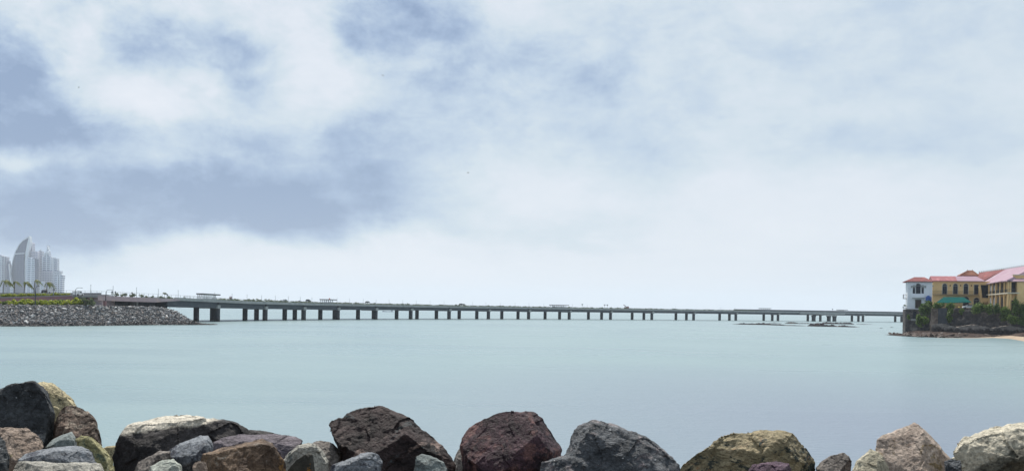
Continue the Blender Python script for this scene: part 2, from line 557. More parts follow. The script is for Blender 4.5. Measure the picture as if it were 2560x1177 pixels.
def boulder(label, m, Y, hulls, lump=.05, rough=.022, rnd=3, seed=0, res=88):
    """hulls: list of dict(o=outline px, t=half thickness, k=front scale, up=front shift px, r=ridge points)"""
    bm = bmesh.new()
    allp = []
    for h in hulls:
        out = h.get('o', [])
        y0 = h.get('Y', Y)
        pts = []
        if out:
            out = [(x, y + (60 if y >= 1170 else 0)) for x, y in out]
            cx = sum(p[0] for p in out) / len(out); cy = sum(p[1] for p in out) / len(out)
            wpx = max(p[0] for p in out) - min(p[0] for p in out)
            hpx = max(p[1] for p in out) - min(p[1] for p in out)
            t = h.get('t', .3 * max(wpx, hpx) / F * y0)
            kf = h.get('k', .62); kb = h.get('kb', .7); up = h.get('up', .10) * hpx; sx = h.get('sx', 0) * wpx
            pts += [at(x, y, y0) for x, y in out]
            rj = random.Random(int(cx * 13 + cy))
            def ring(k_, ux, uy, dd, skip):
                for q, (x, y) in enumerate(out):
                    if (q + skip) % 2 and len(out) > 8: continue
                    kk = k_ * rj.uniform(.93, 1.05)
                    pts.append(at(cx + (x - cx) * kk + ux, cy + (y - cy) * kk + uy, y0 + dd * rj.uniform(.85, 1.1)))
            ring(.5 + kf * .55, sx * .45, up * .5, -t * .62, 0)
            ring(kf * .78, sx, up, -t, 1)
            ring(.9, 0, .02 * hpx, t * .6, 1)
            ring(kb * .8, 0, .06 * hpx, t, 0)
        for (x, y, d) in h.get('r', []):
            pts.append(at(x, y + (60 if y >= 1170 else 0), y0 + d))
        allp += pts
        hull_into(bm, pts)
    c = sum(allp, Vector()) / len(allp)
    for v in bm.verts:
        v.co -= c
    rc_ = random.Random(int(abs(c.x) * 977 + seed))
    for _ in range(6):          # broken faces: flat planes struck off the hull
        nrm = Vector((rc_.uniform(-.55, .55), rc_.uniform(-1, -.4), rc_.uniform(0, .75))).normalized()
        dd = [v.co.dot(nrm) for v in bm.verts]
        hi = max(dd)
        cut = hi - rc_.uniform(.08, .2) * (hi - min(dd)) * .55
        bmesh.ops.bisect_plane(bm, geom=bm.verts[:] + bm.edges[:] + bm.faces[:], plane_co=nrm * cut, plane_no=nrm, clear_outer=True)
        bmesh.ops.holes_fill(bm, edges=[e for e in bm.edges if e.is_boundary])
    bmesh.ops.recalc_face_normals(bm, faces=bm.faces)
    me = bpy.data.meshes.new("boulder")
    bm.to_mesh(me); bm.free()
    o = bpy.data.objects.new("boulder", me)
    col.objects.link(o)
    o.location = c
    size = max(o.dimensions)
    md = o.modifiers.new('r', 'REMESH'); md.mode = 'VOXEL'; md.voxel_size = size / (res * 1.35)
    md = o.modifiers.new('s', 'SMOOTH'); md.factor = .5; md.iterations = 1
    for (nm, kind, sc, st, kw) in (
            ('a', 'CLOUDS', .40 * size, lump * .5 * size, dict(depth=2)),
            ('f', 'VORONOI', .27 * size, (rough * 1.4 + .010) * size, dict(color_mode='POSITION')),
            
            ('c', 'CLOUDS', .22 * size, rough * 1.5 * size, dict(depth=6, noise_type='HARD_NOISE')),
            ('b', 'CLOUDS', .05 * size, rough * 1.0 * size, dict(depth=5))):
        dpt = kw.pop('depth', 3)
        md = o.modifiers.new(nm, 'DISPLACE')
        md.texture = tex('rock_' + nm, kind, sc, dpt, **kw)
        md.strength = st
        md.mid_level = .5 if nm != 'c' else .35
        md.texture_coords = 'LOCAL'
    dg = bpy.context.evaluated_depsgraph_get()
    baked = bpy.data.meshes.new_from_object(o.evaluated_get(dg))
    o.modifiers.clear()
    o.data = baked
    baked.polygons.foreach_set('use_smooth', [True] * len(baked.polygons))
    try:
        baked.set_sharp_from_angle(angle=R(38))
    except Exception:
        pass
    baked.materials.clear()
    baked.materials.append(m)
    bpy.data.meshes.remove(me)
    return tag(o, label, "boulder", "boulders of the near shore")


slate = rock_mat("slate_dark", (.014, .017, .021), (.075, .083, .09), (.22, .23, .235), (.54, .62), 3.2, speck=(.3, .32, .33), rough=.7)
tanrock = rock_mat("tan_rock", (.33, .27, .15), (.52, .45, .28), (.10, .10, .08), (.58, .64), 4)
brown = rock_mat("brown_rock", (.055, .038, .03), (.19, .135, .105), (.33, .27, .215), (.54, .60), 4.2)
pinky = rock_mat("pink_brown_rock", (.20, .145, .11), (.37, .29, .235), (.16, .14, .06), (.58, .66), 4.5)
grnblk = rock_mat("grey_green_rock", (.15, .18, .18), (.28, .31, .30), None, scale=3)
blueg = rock_mat("blue_grey_rock", (.15, .165, .19), (.30, .32, .345), (.06, .065, .085), (.54, .60), 3.2)
olive = rock_mat("olive_rock", (.27, .25, .12), (.44, .41, .23), (.11, .14, .10), (.56, .63), 4.2, c4=(.5, .46, .32))
pale = rock_mat("pale_rock", (.30, .29, .26), (.47, .45, .39), (.13, .135, .13), (.54, .60), 3.5)
slab = rock_mat("slab_rock", (.02, .019, .021), (.062, .056, .056), (.10, .085, .08), (.6, .7), 3.6, top=(.125, .05, (.60, .55, .46), -.16, 0.0))  # pale top over dark front stone, partly painted sun and shade
purp = rock_mat("purple_grey_rock", (.10, .085, .10), (.22, .19, .215), (.05, .043, .055), (.6, .68), 3, strata=2.0)
brown2 = rock_mat("rusty_brown_rock", (.10, .065, .045), (.24, .165, .11), (.26, .14, .045), (.60, .66), 4.2, c4=(.34, .29, .24))
palegrn = rock_mat("pale_green_rock", (.33, .36, .32), (.50, .52, .46), (.58, .48, .40), (.58, .66), 4)
greyb = rock_mat("grey_brown_rock", (.12, .105, .095), (.27, .24, .215), (.06, .055, .055), (.6, .68), 4)
speckled = rock_mat("speckled_pale_rock", (.32, .31, .27), (.50, .48, .42), (.13, .14, .13), (.57, .62), 5.5)
rusty = rock_mat("dark_rust_rock", (.03, .03, .026), (.07, .065, .05), (.42, .20, .03), (.56, .62), 3.4)
bigbrown = rock_mat("dark_brown_rock", (.010, .008, .010), (.085, .06, .058), (.30, .22, .19), (.52, .60), 2.6, c4=(.07, .09, .095), strata=.6)
purpred = rock_mat("purple_red_rock", (.012, .007, .012), (.10, .056, .068), (.18, .095, .088), (.52, .60), 2.8, c4=(.12, .10, .11))
bluedark = rock_mat("blue_slate_rock", (.05, .057, .066), (.135, .145, .158), (.24, .21, .215), (.52, .58), 3.0, speck=(.6, .62, .63), strata=.8, rough=.6, c4=(.03, .035, .04))
olive2 = rock_mat("olive_yellow_rock", (.20, .175, .105), (.42, .345, .215), (.05, .06, .05), (.52, .57), 3.4, c4=(.33, .20, .11), strata=1.0)
purpsp = rock_mat("purple_spotted_rock", (.085, .05, .075), (.16, .105, .14), (.5, .44, .48), (.63, .66), 6)
pinkbig = rock_mat("pink_beige_rock", (.36, .28, .23), (.52, .43, .36), (.24, .18, .10), (.54, .60), 4.6, c4=(.40, .28, .22))
cream = rock_mat("cream_rock", (.40, .36, .26), (.58, .54, .42), (.26, .23, .13), (.6, .68), 3.6)
creambig = rock_mat("cream_ochre_rock", (.11, .105, .085), (.21, .195, .15), (.34, .24, .07), (.56, .61), 3.2, top=(.03, .07, (.58, .53, .42), -.50, 0.0))  # shade of the overhang painted dark below the cream upper face

BR = [
    # label, material, distance, hulls
    ("big dark slate boulder with pointed top at the far left edge", slate, 7.2,
     [dict(r=[(57, 952, -.12), (86, 953, .02), (119, 978, .12), (140, 1036, .06), (0, 1008, -.30), (-60, 985, .25), (110, 1002, -.24), (103, 1090, -.22), (58, 958, -.27), (130, 1190, .2), (0, 1190, .1),
              (10, 1100, -.12), (-70, 1100, .2), (128, 1100, .3), (60, 1000, .6), (-60, 1030, -.25), (-60, 1020, .5), (30, 1150, .3)])], .03, .014),
    ("yellow tan boulder tucked behind the pointed slate boulder", tanrock, 7.9,
     [dict(o=[(85, 956), (110, 953), (131, 955), (150, 968), (166, 985), (182, 996), (192, 1012), (200, 1060), (160, 1090), (100, 1080)], t=.22)]),
    ("brown rounded boulder right of the pointed slate boulder at the water", brown, 7.2,
     [dict(o=[(135, 1058), (141, 1038), (152, 1014), (178, 1006), (200, 1011), (222, 1026), (241, 1048), (247, 1066), (251, 1092), (259, 1122), (250, 1190), (110, 1190), (128, 1100)],
           t=.2, up=.06, k=.6)], .06),
    ("small tan stone at the waterline gap left of the flat topped slab", tanrock, 8.3,
     [dict(o=[(255, 1120), (268, 1114), (290, 1113), (296, 1135), (280, 1160), (258, 1150)], t=.12)]),
    ("pinkish brown boulder below the pointed slate boulder", pinky, 6.4,
     [dict(o=[(-40, 1075), (0, 1067), (32, 1066), (63, 1070), (86, 1081), (104, 1098), (112, 1115), (100, 1150), (20, 1175), (-40, 1160)], t=.2, up=.22, k=.5)]),
    ("dark slate block cut by the left frame edge at the bottom", slate, 5.55,
     [dict(o=[(-60, 1090), (-10, 1075), (6, 1085), (14, 1108), (23, 1140), (25, 1180), (-60, 1180)], t=.12)], .03),
    ("small angular grey green stone between the brown and flat grey rocks", grnblk, 6.4,
     [dict(r=[(112, 1118, 0), (129, 1098, .05), (152, 1086, .1), (180, 1078, .1), (189, 1092, .05), (192, 1112, .05), (168, 1092, -.12), (140, 1108, -.14), (185, 1110, -.12), (170, 1150, -.1),
              (110, 1150, .1), (195, 1150, .15), (140, 1100, .25)])], .02, .01),
    ("blue grey wedge shaped rock lying on the pale flat rock at left", blueg, 5.9,
     [dict(r=[(43, 1148, 0), (62, 1132, .05), (101, 1122, .12), (141, 1115, .15), (182, 1112, .16), (206, 1114, .12), (227, 1126, .06), (246, 1157, 0), (150, 1122, -.02), (110, 1137, -.14), (60, 1150, -.1),
              (170, 1150, -.15), (215, 1160, -.05), (150, 1185, -.05), (60, 1180, .1), (240, 1190, .1), (140, 1140, .3)])], .04, .016),
    ("olive yellow elongated boulder sloping down beside the flat grey rocks", olive, 6.25,
     [dict(o=[(188, 1096), (203, 1086), (221, 1087), (241, 1100), (263, 1126), (281, 1146), (301, 1178), (250, 1180), (200, 1130)], t=.14, up=.08)], .04),
    ("pale beige flat rock along the bottom edge at left", pale, 5.5,
     [dict(r=[(22, 1157, 0), (42, 1149, .08), (100, 1152, .12), (180, 1157, .14), (252, 1157, .12), (276, 1170, .06), (292, 1190, .02), (50, 1163, -.1), (90, 1170, -.12), (180, 1177, -.12), (250, 1180, -.1), (20, 1180, 0),
              (150, 1180, .2), (260, 1180, .2)])], .04, .016),
    ("large flat topped slab with a pale upper face and near black front", slab, 7.2,
     [dict(r=[(313, 1061, -.10), (306, 1066, -.14), (345, 1072, -.24), (400, 1067, -.26), (470, 1058, -.24), (515, 1043, -.1), (510, 1040, .25), (466, 1033, .35), (400, 1040, .38), (340, 1056, .3),
              (278, 1132, -.1), (290, 1106, -.12), (338, 1150, -.28), (420, 1160, -.28), (520, 1130, -.24), (290, 1190, .1), (520, 1190, .2), (300, 1190, -.2), (420, 1200, -.2)]),
      dict(r=[(480, 1052, -.15), (512, 1042, .1), (556, 1047, .12), (592, 1056, .12), (621, 1069, .1), (634, 1084, .05), (560, 1058, -.18), (610, 1075, -.12), (640, 1110, 0), (480, 1130, -.15),
              (620, 1130, -.1), (560, 1050, .3), (560, 1150, .2)])], .03, .02, 2, 0, 100),
    ("thin dark flat stone behind the right end of the slab", slab, 7.9,
     [dict(o=[(600, 1072), (650, 1074), (675, 1080), (702, 1086), (705, 1115), (610, 1120)], t=.12)], .03),
    ("purple grey layered boulder right of the flat topped slab", purp, 6.9,
     [dict(o=[(528, 1108), (560, 1091), (600, 1083), (641, 1085), (700, 1085), (740, 1089), (758, 1101), (755, 1112), (725, 1140), (640, 1180), (540, 1150)], t=.2, up=.2, k=.6)], .04, .014),
    ("blue grey rock leaning in front of the flat topped slab", blueg, 6.15,
     [dict(r=[(418, 1128, 0), (450, 1106, .08), (486, 1093, .12), (502, 1087, .14), (521, 1088, .14), (531, 1106, .1), (534, 1126, .06), (515, 1105, -.12), (470, 1118, -.14), (500, 1150, -.14), (430, 1140, -.1),
              (525, 1190, .1), (430, 1190, .1), (480, 1100, .3)])], .04, .016),
    ("grey brown rock wedged under the flat topped slab", greyb, 6.05,
     [dict(o=[(312, 1180), (345, 1152), (400, 1127), (425, 1128), (430, 1180)], t=.15)]),
    ("pale green rock at the bottom edge in front of the flat topped slab", palegrn, 5.5,
     [dict(o=[(350, 1180), (375, 1164), (405, 1147), (432, 1146), (452, 1160), (484, 1180)], t=.14, up=.12)], .04),
    ("rusty brown pointed boulder in front of the purple grey boulder", brown2, 5.8,
     [dict(r=[(484, 1165, 0), (500, 1136, .05), (541, 1122, .1), (590, 1114, .12), (640, 1100, .12), (656, 1094, .1), (681, 1106, .08), (700, 1131, .06), (717, 1158, .04), (720, 1180, 0),
              (560, 1130, -.14), (640, 1118, -.14), (690, 1130, -.10), (640, 1155, -.18), (500, 1180, -.1), (700, 1190, -.1), (520, 1190, .15), (700, 1190, .2), (620, 1110, .25)])], .04, .02),
    ("small grey pink stone at the bottom beside the rusty brown boulder", pinky, 5.45,
     [dict(o=[(480, 1165), (484, 1155), (496, 1150), (514, 1152), (528, 1170), (525, 1185), (482, 1185)], t=.06)], .04),
    ("pale speckled boulder behind the dark stone with a rust edge", speckled, 6.3,
     [dict(o=[(705, 1152), (721, 1130), (745, 1110), (770, 1105), (791, 1112), (811, 1131), (823, 1152), (818, 1180), (712, 1180)], t=.16, up=.1)], .04),
    ("small dark stone with an orange rust edge", rusty, 5.7,
     [dict(r=[(712, 1168, 0), (760, 1135, .02), (775, 1129, .03), (782, 1136, .02), (797, 1180, 0), (765, 1140, -.06), (780, 1180, -.08), (716, 1180, -.06), (790, 1180, .12), (720, 1180, .12)])], .02, .012),
    ("grey brown stone left of the big dark brown boulder", greyb, 7.2,
     [dict(o=[(778, 1102), (798, 1095), (822, 1100), (840, 1115), (856, 1135), (856, 1160), (820, 1180), (785, 1150)], t=.14)]),
    ("blue grey rounded rock at the foot of the big dark brown boulder", blueg, 5.7,
     [dict(o=[(798, 1178), (830, 1160), (855, 1150), (882, 1139), (921, 1130), (946, 1134), (957, 1150), (946, 1180), (800, 1185)], t=.14, up=.1)], .04),
    ("big dark brown boulder bulging above the water left of centre", bigbrown, 7.2,
     [dict(o=[(845, 1042), (862, 1025), (896, 1012), (940, 1009), (966, 1016), (991, 1031), (1026, 1043), (1046, 1060), (1061, 1079), (1082, 1092), (1111, 1121), (1136, 1156), (1150, 1180), (870, 1180), (842, 1115)],
           t=.34, up=.16, k=.6, sx=-.03),
      dict(o=[(818, 1056), (823, 1045), (846, 1039), (900, 1030), (940, 1080), (900, 1130), (850, 1130), (826, 1085)], t=.2)], .045, .022, 3, 0, 105),
    ("grey green stone with a pale ridge below the big dark brown boulder", grnblk, 5.7,
     [dict(r=[(1022, 1180, 0), (1040, 1141, .02), (1054, 1132, .04), (1077, 1137, .06), (1111, 1156, .05), (1145, 1182, 0), (1060, 1145, -.08), (1110, 1185, -.1), (1040, 1190, -.08), (1080, 1145, .2), (1130, 1190, .15)])], .03, .014),
    ("grey stone in the gap between the dark brown and purple red boulders", greyb, 8.0,
     [dict(o=[(1130, 1165), (1138, 1138), (1150, 1116), (1166, 1112), (1180, 1150), (1170, 1185), (1130, 1185)], t=.14)]),
    ("big rounded purple red boulder at the centre of the shore", purpred, 7.2,
     [dict(o=[(1148, 1112), (1154, 1096), (1166, 1070), (1181, 1058), (1221, 1044), (1237, 1029), (1270, 1023), (1300, 1028), (1338, 1030), (1357, 1043), (1376, 1076), (1391, 1101), (1403, 1122), (1397, 1145), (1380, 1180), (1160, 1180)],
           t=.32, up=.12, k=.64)], .045, .016, 3, 0, 100),
    ("large blue grey angular boulder with white specks right of centre", bluedark, 6.4,
     [dict(r=[(1412, 1120, .1), (1425, 1091, .12), (1440, 1061, .12), (1460, 1050, .1), (1482, 1045, .1), (1521, 1057, .12), (1562, 1068, .14), (1577, 1078, .14), (1641, 1108, .14), (1672, 1141, .1), (1697, 1162, .06),
              (1705, 1182, 0), (1480, 1060, -.05), (1560, 1082, -.12), (1640, 1130, -.16), (1450, 1140, -.24), (1560, 1160, -.3), (1420, 1190, -.24), (1690, 1190, -.12), (1400, 1180, .05), (1500, 1070, .35), (1650, 1190, .3), (1420, 1190, .3)]),
      dict(r=[(1332, 1172, 0), (1350, 1151, .04), (1396, 1139, .08), (1440, 1120, .1), (1350, 1190, -.1), (1380, 1155, -.1), (1440, 1190, -.16), (1440, 1140, -.14), (1340, 1190, .1), (1440, 1180, .2)])], .02, .024, 1, 0, 110),
    ("broad olive yellow boulder with dark hollows right of the blue grey one", olive2, 6.9,
     [dict(o=[(1694, 1165), (1720, 1154), (1746, 1130), (1771, 1110), (1801, 1085), (1831, 1077), (1871, 1076), (1911, 1073), (1961, 1074), (1986, 1085), (2001, 1105), (2021, 1128), (2036, 1146), (2038, 1160), (2034, 1180), (1700, 1180)],
           t=.28, up=.14, k=.62)], .05, .026, 3, 0, 100),
    ("purple stone with pale spots at the bottom before the olive boulder", purpsp, 5.8,
     [dict(o=[(1836, 1180), (1880, 1158), (1941, 1151), (1972, 1158), (1998, 1180)], t=.14, up=.1)], .04),
    ("small grey stone between the olive and pink beige boulders", greyb, 6.9,
     [dict(o=[(2039, 1168), (2055, 1150), (2076, 1137), (2111, 1131), (2122, 1140), (2129, 1152), (2120, 1180), (2045, 1180)], t=.14)], .04),
    ("cream triangular stone leaning on the pink beige boulder", cream, 6.0,
     [dict(r=[(2104, 1182, 0), (2140, 1150, .04), (2176, 1120, .08), (2196, 1130, .07), (2216, 1155, .05), (2245, 1184, 0), (2170, 1150, -.12), (2120, 1190, -.1), (2220, 1190, -.12), (2175, 1135, .3), (2120, 1190, .2), (2230, 1190, .2)])], .03, .016),
    ("tall pink beige boulder with a broad flat front face at right", pinkbig, 6.6,
     [dict(r=[(2188, 1118, 0), (2192, 1100, .05), (2201, 1090, .1), (2216, 1081, .12), (2251, 1067, .14), (2286, 1055, .16), (2298, 1060, .15), (2321, 1083, .12), (2336, 1111, .1), (2366, 1141, .08), (2402, 1166, .04), (2412, 1182, 0),
              (2205, 1100, -.06), (2288, 1068, -.02), (2320, 1105, -.08), (2380, 1175, -.14), (2240, 1190, -.2), (2330, 1190, -.2), (2195, 1190, 0), (2270, 1075, .4), (2390, 1190, .3), (2200, 1190, .3)])], .025, .016),
    ("small blue grey stone between the pink beige and cream boulders", bluedark, 5.9,
     [dict(o=[(2360, 1152), (2380, 1144), (2401, 1150), (2418, 1182), (2366, 1182)], t=.09)], .03),
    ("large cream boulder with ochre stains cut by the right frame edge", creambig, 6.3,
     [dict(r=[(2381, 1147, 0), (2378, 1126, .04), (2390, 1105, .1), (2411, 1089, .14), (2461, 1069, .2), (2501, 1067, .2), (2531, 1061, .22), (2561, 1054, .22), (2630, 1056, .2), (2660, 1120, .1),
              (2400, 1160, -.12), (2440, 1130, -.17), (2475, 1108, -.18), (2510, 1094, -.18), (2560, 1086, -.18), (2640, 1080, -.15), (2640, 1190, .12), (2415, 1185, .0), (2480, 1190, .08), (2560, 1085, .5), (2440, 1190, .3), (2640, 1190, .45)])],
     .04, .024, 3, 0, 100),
]
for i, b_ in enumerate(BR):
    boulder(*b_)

# ------------------------------------------------------------------ shared materials
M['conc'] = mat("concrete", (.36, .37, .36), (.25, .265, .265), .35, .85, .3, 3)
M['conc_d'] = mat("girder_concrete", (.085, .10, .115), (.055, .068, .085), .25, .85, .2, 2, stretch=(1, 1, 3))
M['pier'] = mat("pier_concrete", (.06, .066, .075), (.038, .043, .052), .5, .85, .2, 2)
M['rail'] = mat("painted_rail", (.30, .32, .34), (.22, .24, .26), 1, .5)
M['darkmetal'] = mat("dark_metal", (.035, .04, .045), (.05, .055, .06), 2, .5)
M['white'] = mat("white_paint", (.78, .79, .80), (.70, .71, .72), .6, .6)
M['pinkwall'] = mat("pink_wall", (.43, .345, .355), (.34, .285, .305), .4, .9, .2, 2, c3=(.46, .36, .33), c3scale=.15)
M['brownwall'] = mat("brown_wall", (.30, .165, .16), (.25, .155, .165), .3, .9)
M['asphalt'] = mat("asphalt", (.06, .06, .062), (.045, .045, .048), 2, .9)
M['paving'] = mat("paving", (.33, .31, .31), (.26, .25, .255), .6, .9)
M['bark'] = mat("bark", (.16, .12, .09), (.10, .08, .06), 5, .9, .4)
M['leaf_y'] = leaf_mat("yellow_green_leaves", (.13, .19, .02), (.33, .38, .035), (.58, .58, .06))
M['leaf_d'] = leaf_mat("dark_green_leaves", (.028, .058, .014), (.07, .13, .025), (.15, .23, .045))
M['leaf_g'] = leaf_mat("grey_green_leaves", (.07, .095, .055), (.15, .18, .10), (.25, .28, .15))
M['leaf_m'] = leaf_mat("mid_green_leaves", (.045, .085, .015), (.11, .18, .03), (.22, .31, .06))
M['palm'] = leaf_mat("palm_leaves", (.06, .10, .015), (.14, .18, .03), (.30, .25, .06))
M['glass'] = mat("dark_glass", (.010, .013, .024), (.016, .02, .035), 1, .25, spec=.25)
M['tyre'] = mat("tyre_rubber", (.02, .02, .02), (.03, .03, .03), 3, .8)

def tide_stain(m):
    b = NB(m.node_tree); p = m.node_tree.nodes['Principled BSDF']
    tc = b.n('ShaderNodeTexCoord'); sp = b.n('ShaderNodeSeparateXYZ'); b.link(tc.outputs['Object'], sp.inputs[0])
    nz = b.noise(tc.outputs['Object'], .7, 4, .6)
    f = b.ramp(b.math('DIVIDE', b.math('ADD', sp.outputs[2], b.math('MULTIPLY', nz, 1.2)), 6.0, clamp=True), [(.22, 1.0), (.34, 0.0)])
    old = p.inputs['Base Color'].links[0].from_socket
    b.link(b.mix(f, old, (.018, .02, .018)), p.inputs['Base Color'])
tide_stain(M['pier'])

# ------------------------------------------------------------------ viaduct
PX = [-7.62068450e+00]
_cx = [21.7214984, -7.62068450, -30.6945382, 157.701251, 312.202182, .134635083]
_cy = [7.33296327, 54.6707345, -25.1636415, -81.0202176, 380.145502, 751.661177]


def path(p):
    t = (p - 1280) / 1000.0
    return Vector((np.polyval(_cx, t), np.polyval(_cy, t), 0))


def pdir(p):
    return (path(p + 2) - path(p - 2)).normalized()


def pt(p, off, z):
    d = pdir(p)
    q = path(p) + Vector((-d.y, d.x, 0)) * off      # off > 0 : far side
    return Vector((q.x, q.y, z))


_zs = [(200, 10.6), (402, 10.1), (490, 9.75), (620, 9.1), (800, 8.85), (1100, 8.7), (1500, 8.85), (1900, 8.95), (2400, 9.3)]
_zb = [(200, 7.4), (402, 6.9), (490, 6.6), (620, 6.1), (800, 5.9), (1100, 6.05), (1500, 6.2), (1900, 6.4), (2400, 6.6)]


def zslab(p): return float(np.interp(p, [a for a, _ in _zs], [b for _, b in _zs]))
def zbot(p): return float(np.interp(p, [a for a, _ in _zb], [b for _, b in _zb]))


def sweep(mb, p0, p1, step, o0, o1, z0, z1):
    """box section swept along the viaduct; z0/z1 functions of p"""
    n = max(1, int(math.ceil((p1 - p0) / step)))
    vs, fs = [], []
    for i in range(n + 1):
        p = p0 + (p1 - p0) * i / n
        vs += [pt(p, o0, z0(p)), pt(p, o1, z0(p)), pt(p, o1, z1(p)), pt(p, o0, z1(p))]
    for i in range(n):
        a = i * 4; b = a + 4
        fs += [(a + j, a + (j + 1) % 4, b + (j + 1) % 4, b + j) for j in range(4)]
    fs += [(0, 1, 2, 3), (n * 4 + 3, n * 4 + 2, n * 4 + 1, n * 4)]
    mb.add(vs, fs)
    return mb


def p_for(px, off):
    """path parameter whose offset point is seen at photograph column px"""
    lo, hi = 150, 2700
    for _ in range(50):
        mid = (lo + hi) / 2
        q = pt(mid, off, 3)
        X = q.x / q.y; Z = (q.z - EYE) / q.y
        c = 1280 + (X * CR + Z * SR) * F
        if c < px: lo = mid
        else: hi = mid
    return (lo + hi) / 2


vi = empty("viaduct", path(1300), "long grey concrete viaduct curving across the bay on dark piers", "bridge")
PEND = 2420
sweep(MB(), 246, PEND, 20, -2, 26, lambda p: zslab(p) - .55, zslab).build("deck_slab", M['conc'], vi)
A = [543, 662.6, 759, 844, 939, 1026.7, 1122.5, 1221, 1321.5, 1422.9, 1526.2, 1629.5, 1734, 1839.4, 1944.9, 2050.8, 2157.3, 2261, 2366]
C_ = [490.7, 612.6, 711.8, 800.8, 895, 991.5, 1091, 1192, 1295, 1399, 1504, 1609.6, 1716, 1823.5, 1930.7, 2036, 2146, 2253.7, 2360]
D_ = [531.5, 641.3, 737, 836.5, 934, 1042.4, 1147.9, 1254.5, 1362.7, 1471, 1580.3, 1689.7, 1799, 1909.2, 2019.5, 2129.7, 2238, 2345]
ends = [418] + [p_for(a, 0) for a in A] + [PEND]
for a, b_ in zip(ends[:-1], ends[1:]):
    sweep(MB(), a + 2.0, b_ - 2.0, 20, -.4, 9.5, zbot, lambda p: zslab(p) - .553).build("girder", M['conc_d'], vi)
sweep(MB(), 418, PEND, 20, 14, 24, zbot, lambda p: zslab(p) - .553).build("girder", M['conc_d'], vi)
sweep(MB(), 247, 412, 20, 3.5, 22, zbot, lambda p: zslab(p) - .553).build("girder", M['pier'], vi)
sweep(MB(), 246, 440, 20, -2.35, -2.004, lambda p: zslab(p) - 1.7 + max(0, p - 380) * .018, lambda p: zslab(p) + .1).build("fascia", M['pinkwall'], vi, )


def pier(px, off, w, kind=0):
    p = p_for(px, off)
    zt = zbot(p) - .002
    d = pdir(p); n = Vector((-d.y, d.x, 0))
    q = pt(p, off, 0)
    mb = MB()
    a = []
    prof = [(-2.0, 1.0), (zt, 1.0)]
    for (z, s) in prof:
        r = w / 2 * s
        a.append([q + d * x + n * y + Vector((0, 0, z)) for x, y in
                  ((-r, -r * .7), (-r * .7, -r), (r * .7, -r), (r, -r * .7), (r, r * .7), (r * .7, r), (-r * .7, r), (-r, r * .7))])
    vs = sum(a, [])
    fs = [tuple(range(8))[::-1], tuple(range(8, 16))] + [(i, (i + 1) % 8, 8 + (i + 1) % 8, 8 + i) for i in range(8)]
    mb.add(vs, fs)
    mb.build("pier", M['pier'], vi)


for px in A:
    pier(px, 1.0, 2.15)
for px in C_:
    pier(px, 8.0, 2.1)
for px in D_:
    pier(px, 19.0, 2.15)
pier(407, 4, 3.0)
for a in A[:-1]:
    p = p_for(a + 3.5, -1)
    mb = MB()
    h = 26 * 2.6 / (path(p + 13) - path(p - 13)).length / 2
    sweep(mb, p - h, p + h, 20, -1.25, 10.2, lambda q: zbot(q) - .35, lambda q: zbot(q) + 1.35)
    mb.build("pier_cap", M['conc'], vi)
# flared hammerhead of the wider bay on the right
for px in (2034, 2072, 2086):
    p = p_for(px, 4)
    q = pt(p, 4, 0); d = pdir(p); n = Vector((-d.y, d.x, 0))
    mb = MB(); vs = []
    for (z, w) in ((-2, 2.6), (3.6, 2.7), (5.2, 3.6), (zbot(p) - .36, 5.6)):
        vs += [q + d * x * w / 2 + n * y * 1.5 + Vector((0, 0, z)) for x, y in ((-1, -1), (1, -1), (1, 1), (-1, 1))]
    fs = [(3, 2, 1, 0), (12, 13, 14, 15)] + [(i * 4 + j, i * 4 + (j + 1) % 4, i * 4 + 4 + (j + 1) % 4, i * 4 + 4 + j) for i in range(3) for j in range(4)]
    mb.add(vs, fs).build("pier", M['pier'], vi)
sweep(MB(), p_for(1998, -2), p_for(2110, -2), 20, -3.2, -2.003, lambda p: zslab(p) - 1.6, lambda p: zslab(p) + .3).build("lookout_slab", M['conc'], vi)
sweep(MB(), 430, PEND, 20, -1.95, -1.65, lambda p: zslab(p) + .001, lambda p: zslab(p) + .75).build("parapet", M['conc'], vi)
sweep(MB(), 1840, PEND, 20, 2.5, 2.9, lambda p: zslab(p) + .001, lambda p: zslab(p) + 2.3).build("noise_barrier", M['conc_d'], vi)
sweep(MB(), 430, PEND, 20, 11.8, 12.3, lambda p: zslab(p) + .001, lambda p: zslab(p) + .9).build("median_barrier", M['conc'], vi)
rm = MB()
sweep(rm, 452, PEND, 20, -1.86, -1.74, lambda p: zslab(p) + 1.42, lambda p: zslab(p) + 1.52)
p = 452
while p < PEND - 5:
    q = pt(p, -1.8, 0); z = zslab(p)
    rm.box((q.x - .05, q.y - .05, z + .74), (q.x + .05, q.y + .05, z + 1.42))
    p += 60.0 / (path(p + 10) - path(p - 10)).length
rm.build("railing", M['rail'], vi)

# tall light fence from the causeway on to the first span
fe = empty("promenade_fence", pt(300, -1, zslab(300)), "thin tall rail fence along the causeway and first span", "fence")
fr = MB()
def fpt(px, dz):
    if px >= 246:
        return pt(px, -1.2, zslab(px) + dz)
    k = (246 - px) / 100.0
    return pt(246, -1.2, zslab(246) + dz) + Vector((-17, -8, 0)) * k
pp = [fpt(px, 1.75) for px in range(150, 560, 10)]
fr.tube(pp, .045, 4); fr.build("top_rail", M['rail'], fe)
for px in range(150, 556, 11):
    MB().tube([fpt(px, 0), fpt(px, 1.75)], .06, 4).build("post", M['rail'], fe)

